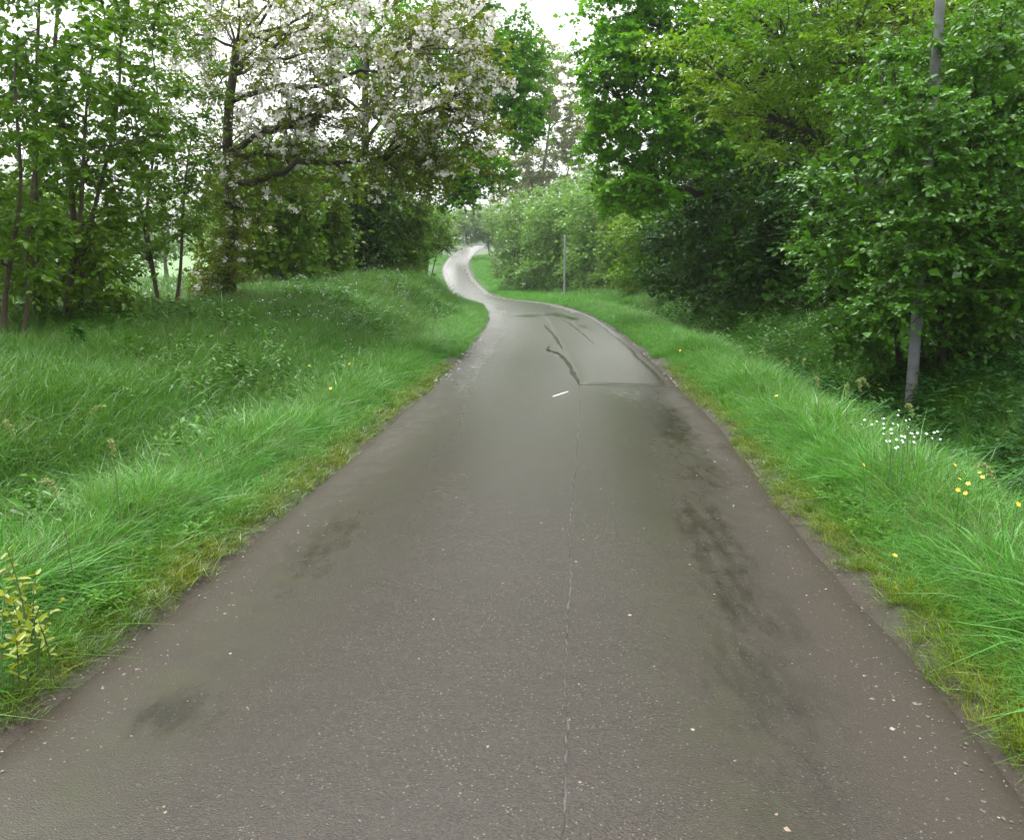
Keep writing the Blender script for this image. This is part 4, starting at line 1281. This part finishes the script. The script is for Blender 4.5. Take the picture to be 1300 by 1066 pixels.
# seed grasses leaning out of the right verge and the left bank
def seed_grass(label, group, base_px, top_px, Y, bend):
    t = on_turf(*top_px, .62)
    Y = t[1]
    b = P3(*base_px, Y)
    b[2] = float(ground_z(b[0:1], b[1:2])[0])
    root = empty('seed_grass', b, label, 'grass', group)
    pth = bez(b, np.array([b[0] * .7 + t[0] * .3, Y, max(t[2], b[2]) + bend]), t, 9)
    tb = Tubes(4)
    tb.add(pth, np.linspace(.0028, .0012, 9))
    tb.build('stalk', M['stalk'], root, b)
    u = np.linspace(.6, 1, 38)
    C = np.stack([np.interp(u, np.linspace(0, 1, 9), pth[:, k]) for k in range(3)], -1)
    C = np.repeat(C, 3, 0)
    d = rand_unit(len(C)); d[:, 2] -= .3; d = unit(d)
    L = rng.uniform(.012, .026, len(C))
    v, f = leaf_mesh(C, d, rand_unit(len(C)), L, L * .35)
    mesh_np('seed_head', v - b, f, M['seed'], root)
    return root


G = 'seed grasses on the right verge'
for (bx_, by_, tx, ty, Y, bd, lab) in (
        (975, 500, 966, 446, 9.8, .10, 'arched seed grass at the far end of the right seed grasses'), (1000, 505, 998, 456, 9.4, .08, 'upright seed grass in the middle of the right row'), (1015, 505, 1022, 456, 9.2, .06, 'leaning seed grass beside the pole side of the row'),
        (1040, 520, 1036, 480, 8.8, .05, 'short seed grass before the dark ditch'), (1075, 530, 1076, 488, 8.4, .02, 'straight pale seed grass at the ditch edge'), (1092, 540, 1090, 482, 8.2, .02, 'tall straight seed grass next to the pale one'),
        (1112, 545, 1088, 484, 8.0, .16, 'strongly hooked seed grass at the ditch edge'), (1150, 550, 1163, 485, 7.8, .05, 'seed grass in front of the pole foot'), (1165, 560, 1150, 515, 7.5, .08, 'seed grass behind the white flowers'), (1285, 640, 1240, 590, 5.7, .05, 'seed grass bending over the buttercups')):
    seed_grass(lab, G, (bx_, by_), (tx, ty), Y, bd)
G = 'seed grasses on the left bank'
for (bx_, by_, tx, ty, Y, bd, lab) in (
        (247, 610, 235, 480, 7.2, .03, 'tallest bare seed stalk on the left bank'), (100, 590, 135, 515, 7.6, .05, 'drooping seed grass left of the tall stalk'), (30, 580, 5, 535, 7.4, .04, 'seed grass at the left frame edge'), (150, 620, 140, 560, 6.8, .05, 'brownish seed grass low on the left bank'), (90, 670, 55, 610, 5.6, .06, 'drooping seed grass above the yellow-green weed')):
    seed_grass(lab, G, (bx_, by_), (tx, ty), Y, bd)

# white flecks of cow parsley and stitchwort over the left bank: nobody could count them
p, off, arc = lane_scatter(-1, 330, 1.6, 5.0, 12, 30, 1.0, lambda o, a: np.clip(fbm(o, a, 96, 3, .9) * 1.6 + .5, 0, 1))
p[:, 2] += rng.uniform(.30, .6, len(p))
p = np.repeat(p, 5, 0) + rng.normal(size=(len(p) * 5, 3)) * np.array([.05, .05, .02])
L = rng.uniform(.010, .021, len(p))
v, f = leaf_mesh(p, rand_unit(len(p), .3), unit(np.array([0, -.4, 1.0])[None] + .3 * rng.normal(size=p.shape)), L, L)
tag(mesh_np('white_wildflowers', v, f, M['white']), 'white specks of wild flowers over the left bank', kind='stuff')
p, off, arc = lane_scatter(1, 130, 2.6, 4.6, 10, 18, 1.0)
p[:, 2] += rng.uniform(.25, .6, len(p))
p = np.repeat(p, 5, 0) + rng.normal(size=(len(p) * 5, 3)) * np.array([.05, .05, .02])
L = rng.uniform(.010, .02, len(p))
v, f = leaf_mesh(p, rand_unit(len(p), .3), unit(np.array([0, -.4, 1.0])[None] + .3 * rng.normal(size=p.shape)), L, L)
tag(mesh_np('white_wildflowers', v, f, M['white']), 'white specks of wild flowers in the shade below the right hedge', kind='stuff')


def herb(name, label, cat, head, h, n, L, ratio, mat):
    b = np.asarray(head, float).copy()
    b[2] = float(ground_z(b[0:1], b[1:2])[0])
    root = empty(name, b, label, cat)
    for s in range(n):
        top = np.array([rng.normal(0, .08), rng.normal(0, .06), h * rng.uniform(.65, 1.1)])
        base = np.array([rng.normal(0, .03), rng.normal(0, .03), -.01])
        pth = bez(base, base + (0, 0, top[2] * .6), top, 5)
        tb = Tubes(4); tb.add(pth, np.linspace(.004, .002, 5)); tb.build('stalk', M['stalk'], root)
        u = np.sort(rng.uniform(.3, 1, 18))
        P = np.stack([np.interp(u, np.linspace(0, 1, 5), pth[:, k]) for k in range(3)], -1)
        D = rand_unit(len(P), .5); D[:, 2] += .25
        LL = L * rng.uniform(.6, 1.2, len(P))
        v, f = leaf_mesh(P, unit(D), unit(np.array([0, 0, 1.0])[None] + .3 * rng.normal(size=P.shape)), LL, LL * ratio, True)
        o = mesh_np('foliage', v, f, mat, root)
    return root


herb('spurge_plant', 'yellow-green leafy weed low at the left frame edge', 'plant', on_turf(8, 785, .30), .34, 6, .045, .45, M['spurge'])
herb('spurge_plant', 'small yellow-green weed above the left edge grass', 'plant', on_turf(45, 768, .28), .32, 3, .035, .45, M['spurge'])
herb('spurge_plant', 'yellow-green weed behind the left verge grass', 'plant', on_turf(20, 705, .44), .50, 4, .045, .45, M['spurge'])
herb('bramble_plant', 'dark low bramble at the foot of the far left shrub', 'plant', at(100, 470, 8.9), .34, 7, .085, .7, M['nettle'])

# ------------------------------------------------------------------ haze: one closed box of thin wet air
hv = np.array([(x, y, z) for z in (-3.0, 34.0) for y in (-740.0, 860.0) for x in (-800.0, 800.0)])
hf = np.array([(0, 2, 3, 1), (4, 5, 7, 6), (0, 1, 5, 4), (2, 6, 7, 3), (0, 4, 6, 2), (1, 3, 7, 5)])
hm = NT('wet_air')
vol = hm.n('ShaderNodeVolumePrincipled', {'Color': (0.94, 0.96, 0.97), 'Density': 0.00042, 'Anisotropy': 0.25})
hm.t.links.new(vol.outputs[0], hm.out.inputs['Volume'])
haze = mesh_np('haze', hv, hf, hm.mat)
tag(haze, 'thin pale mist hanging over the lane', kind='stuff')
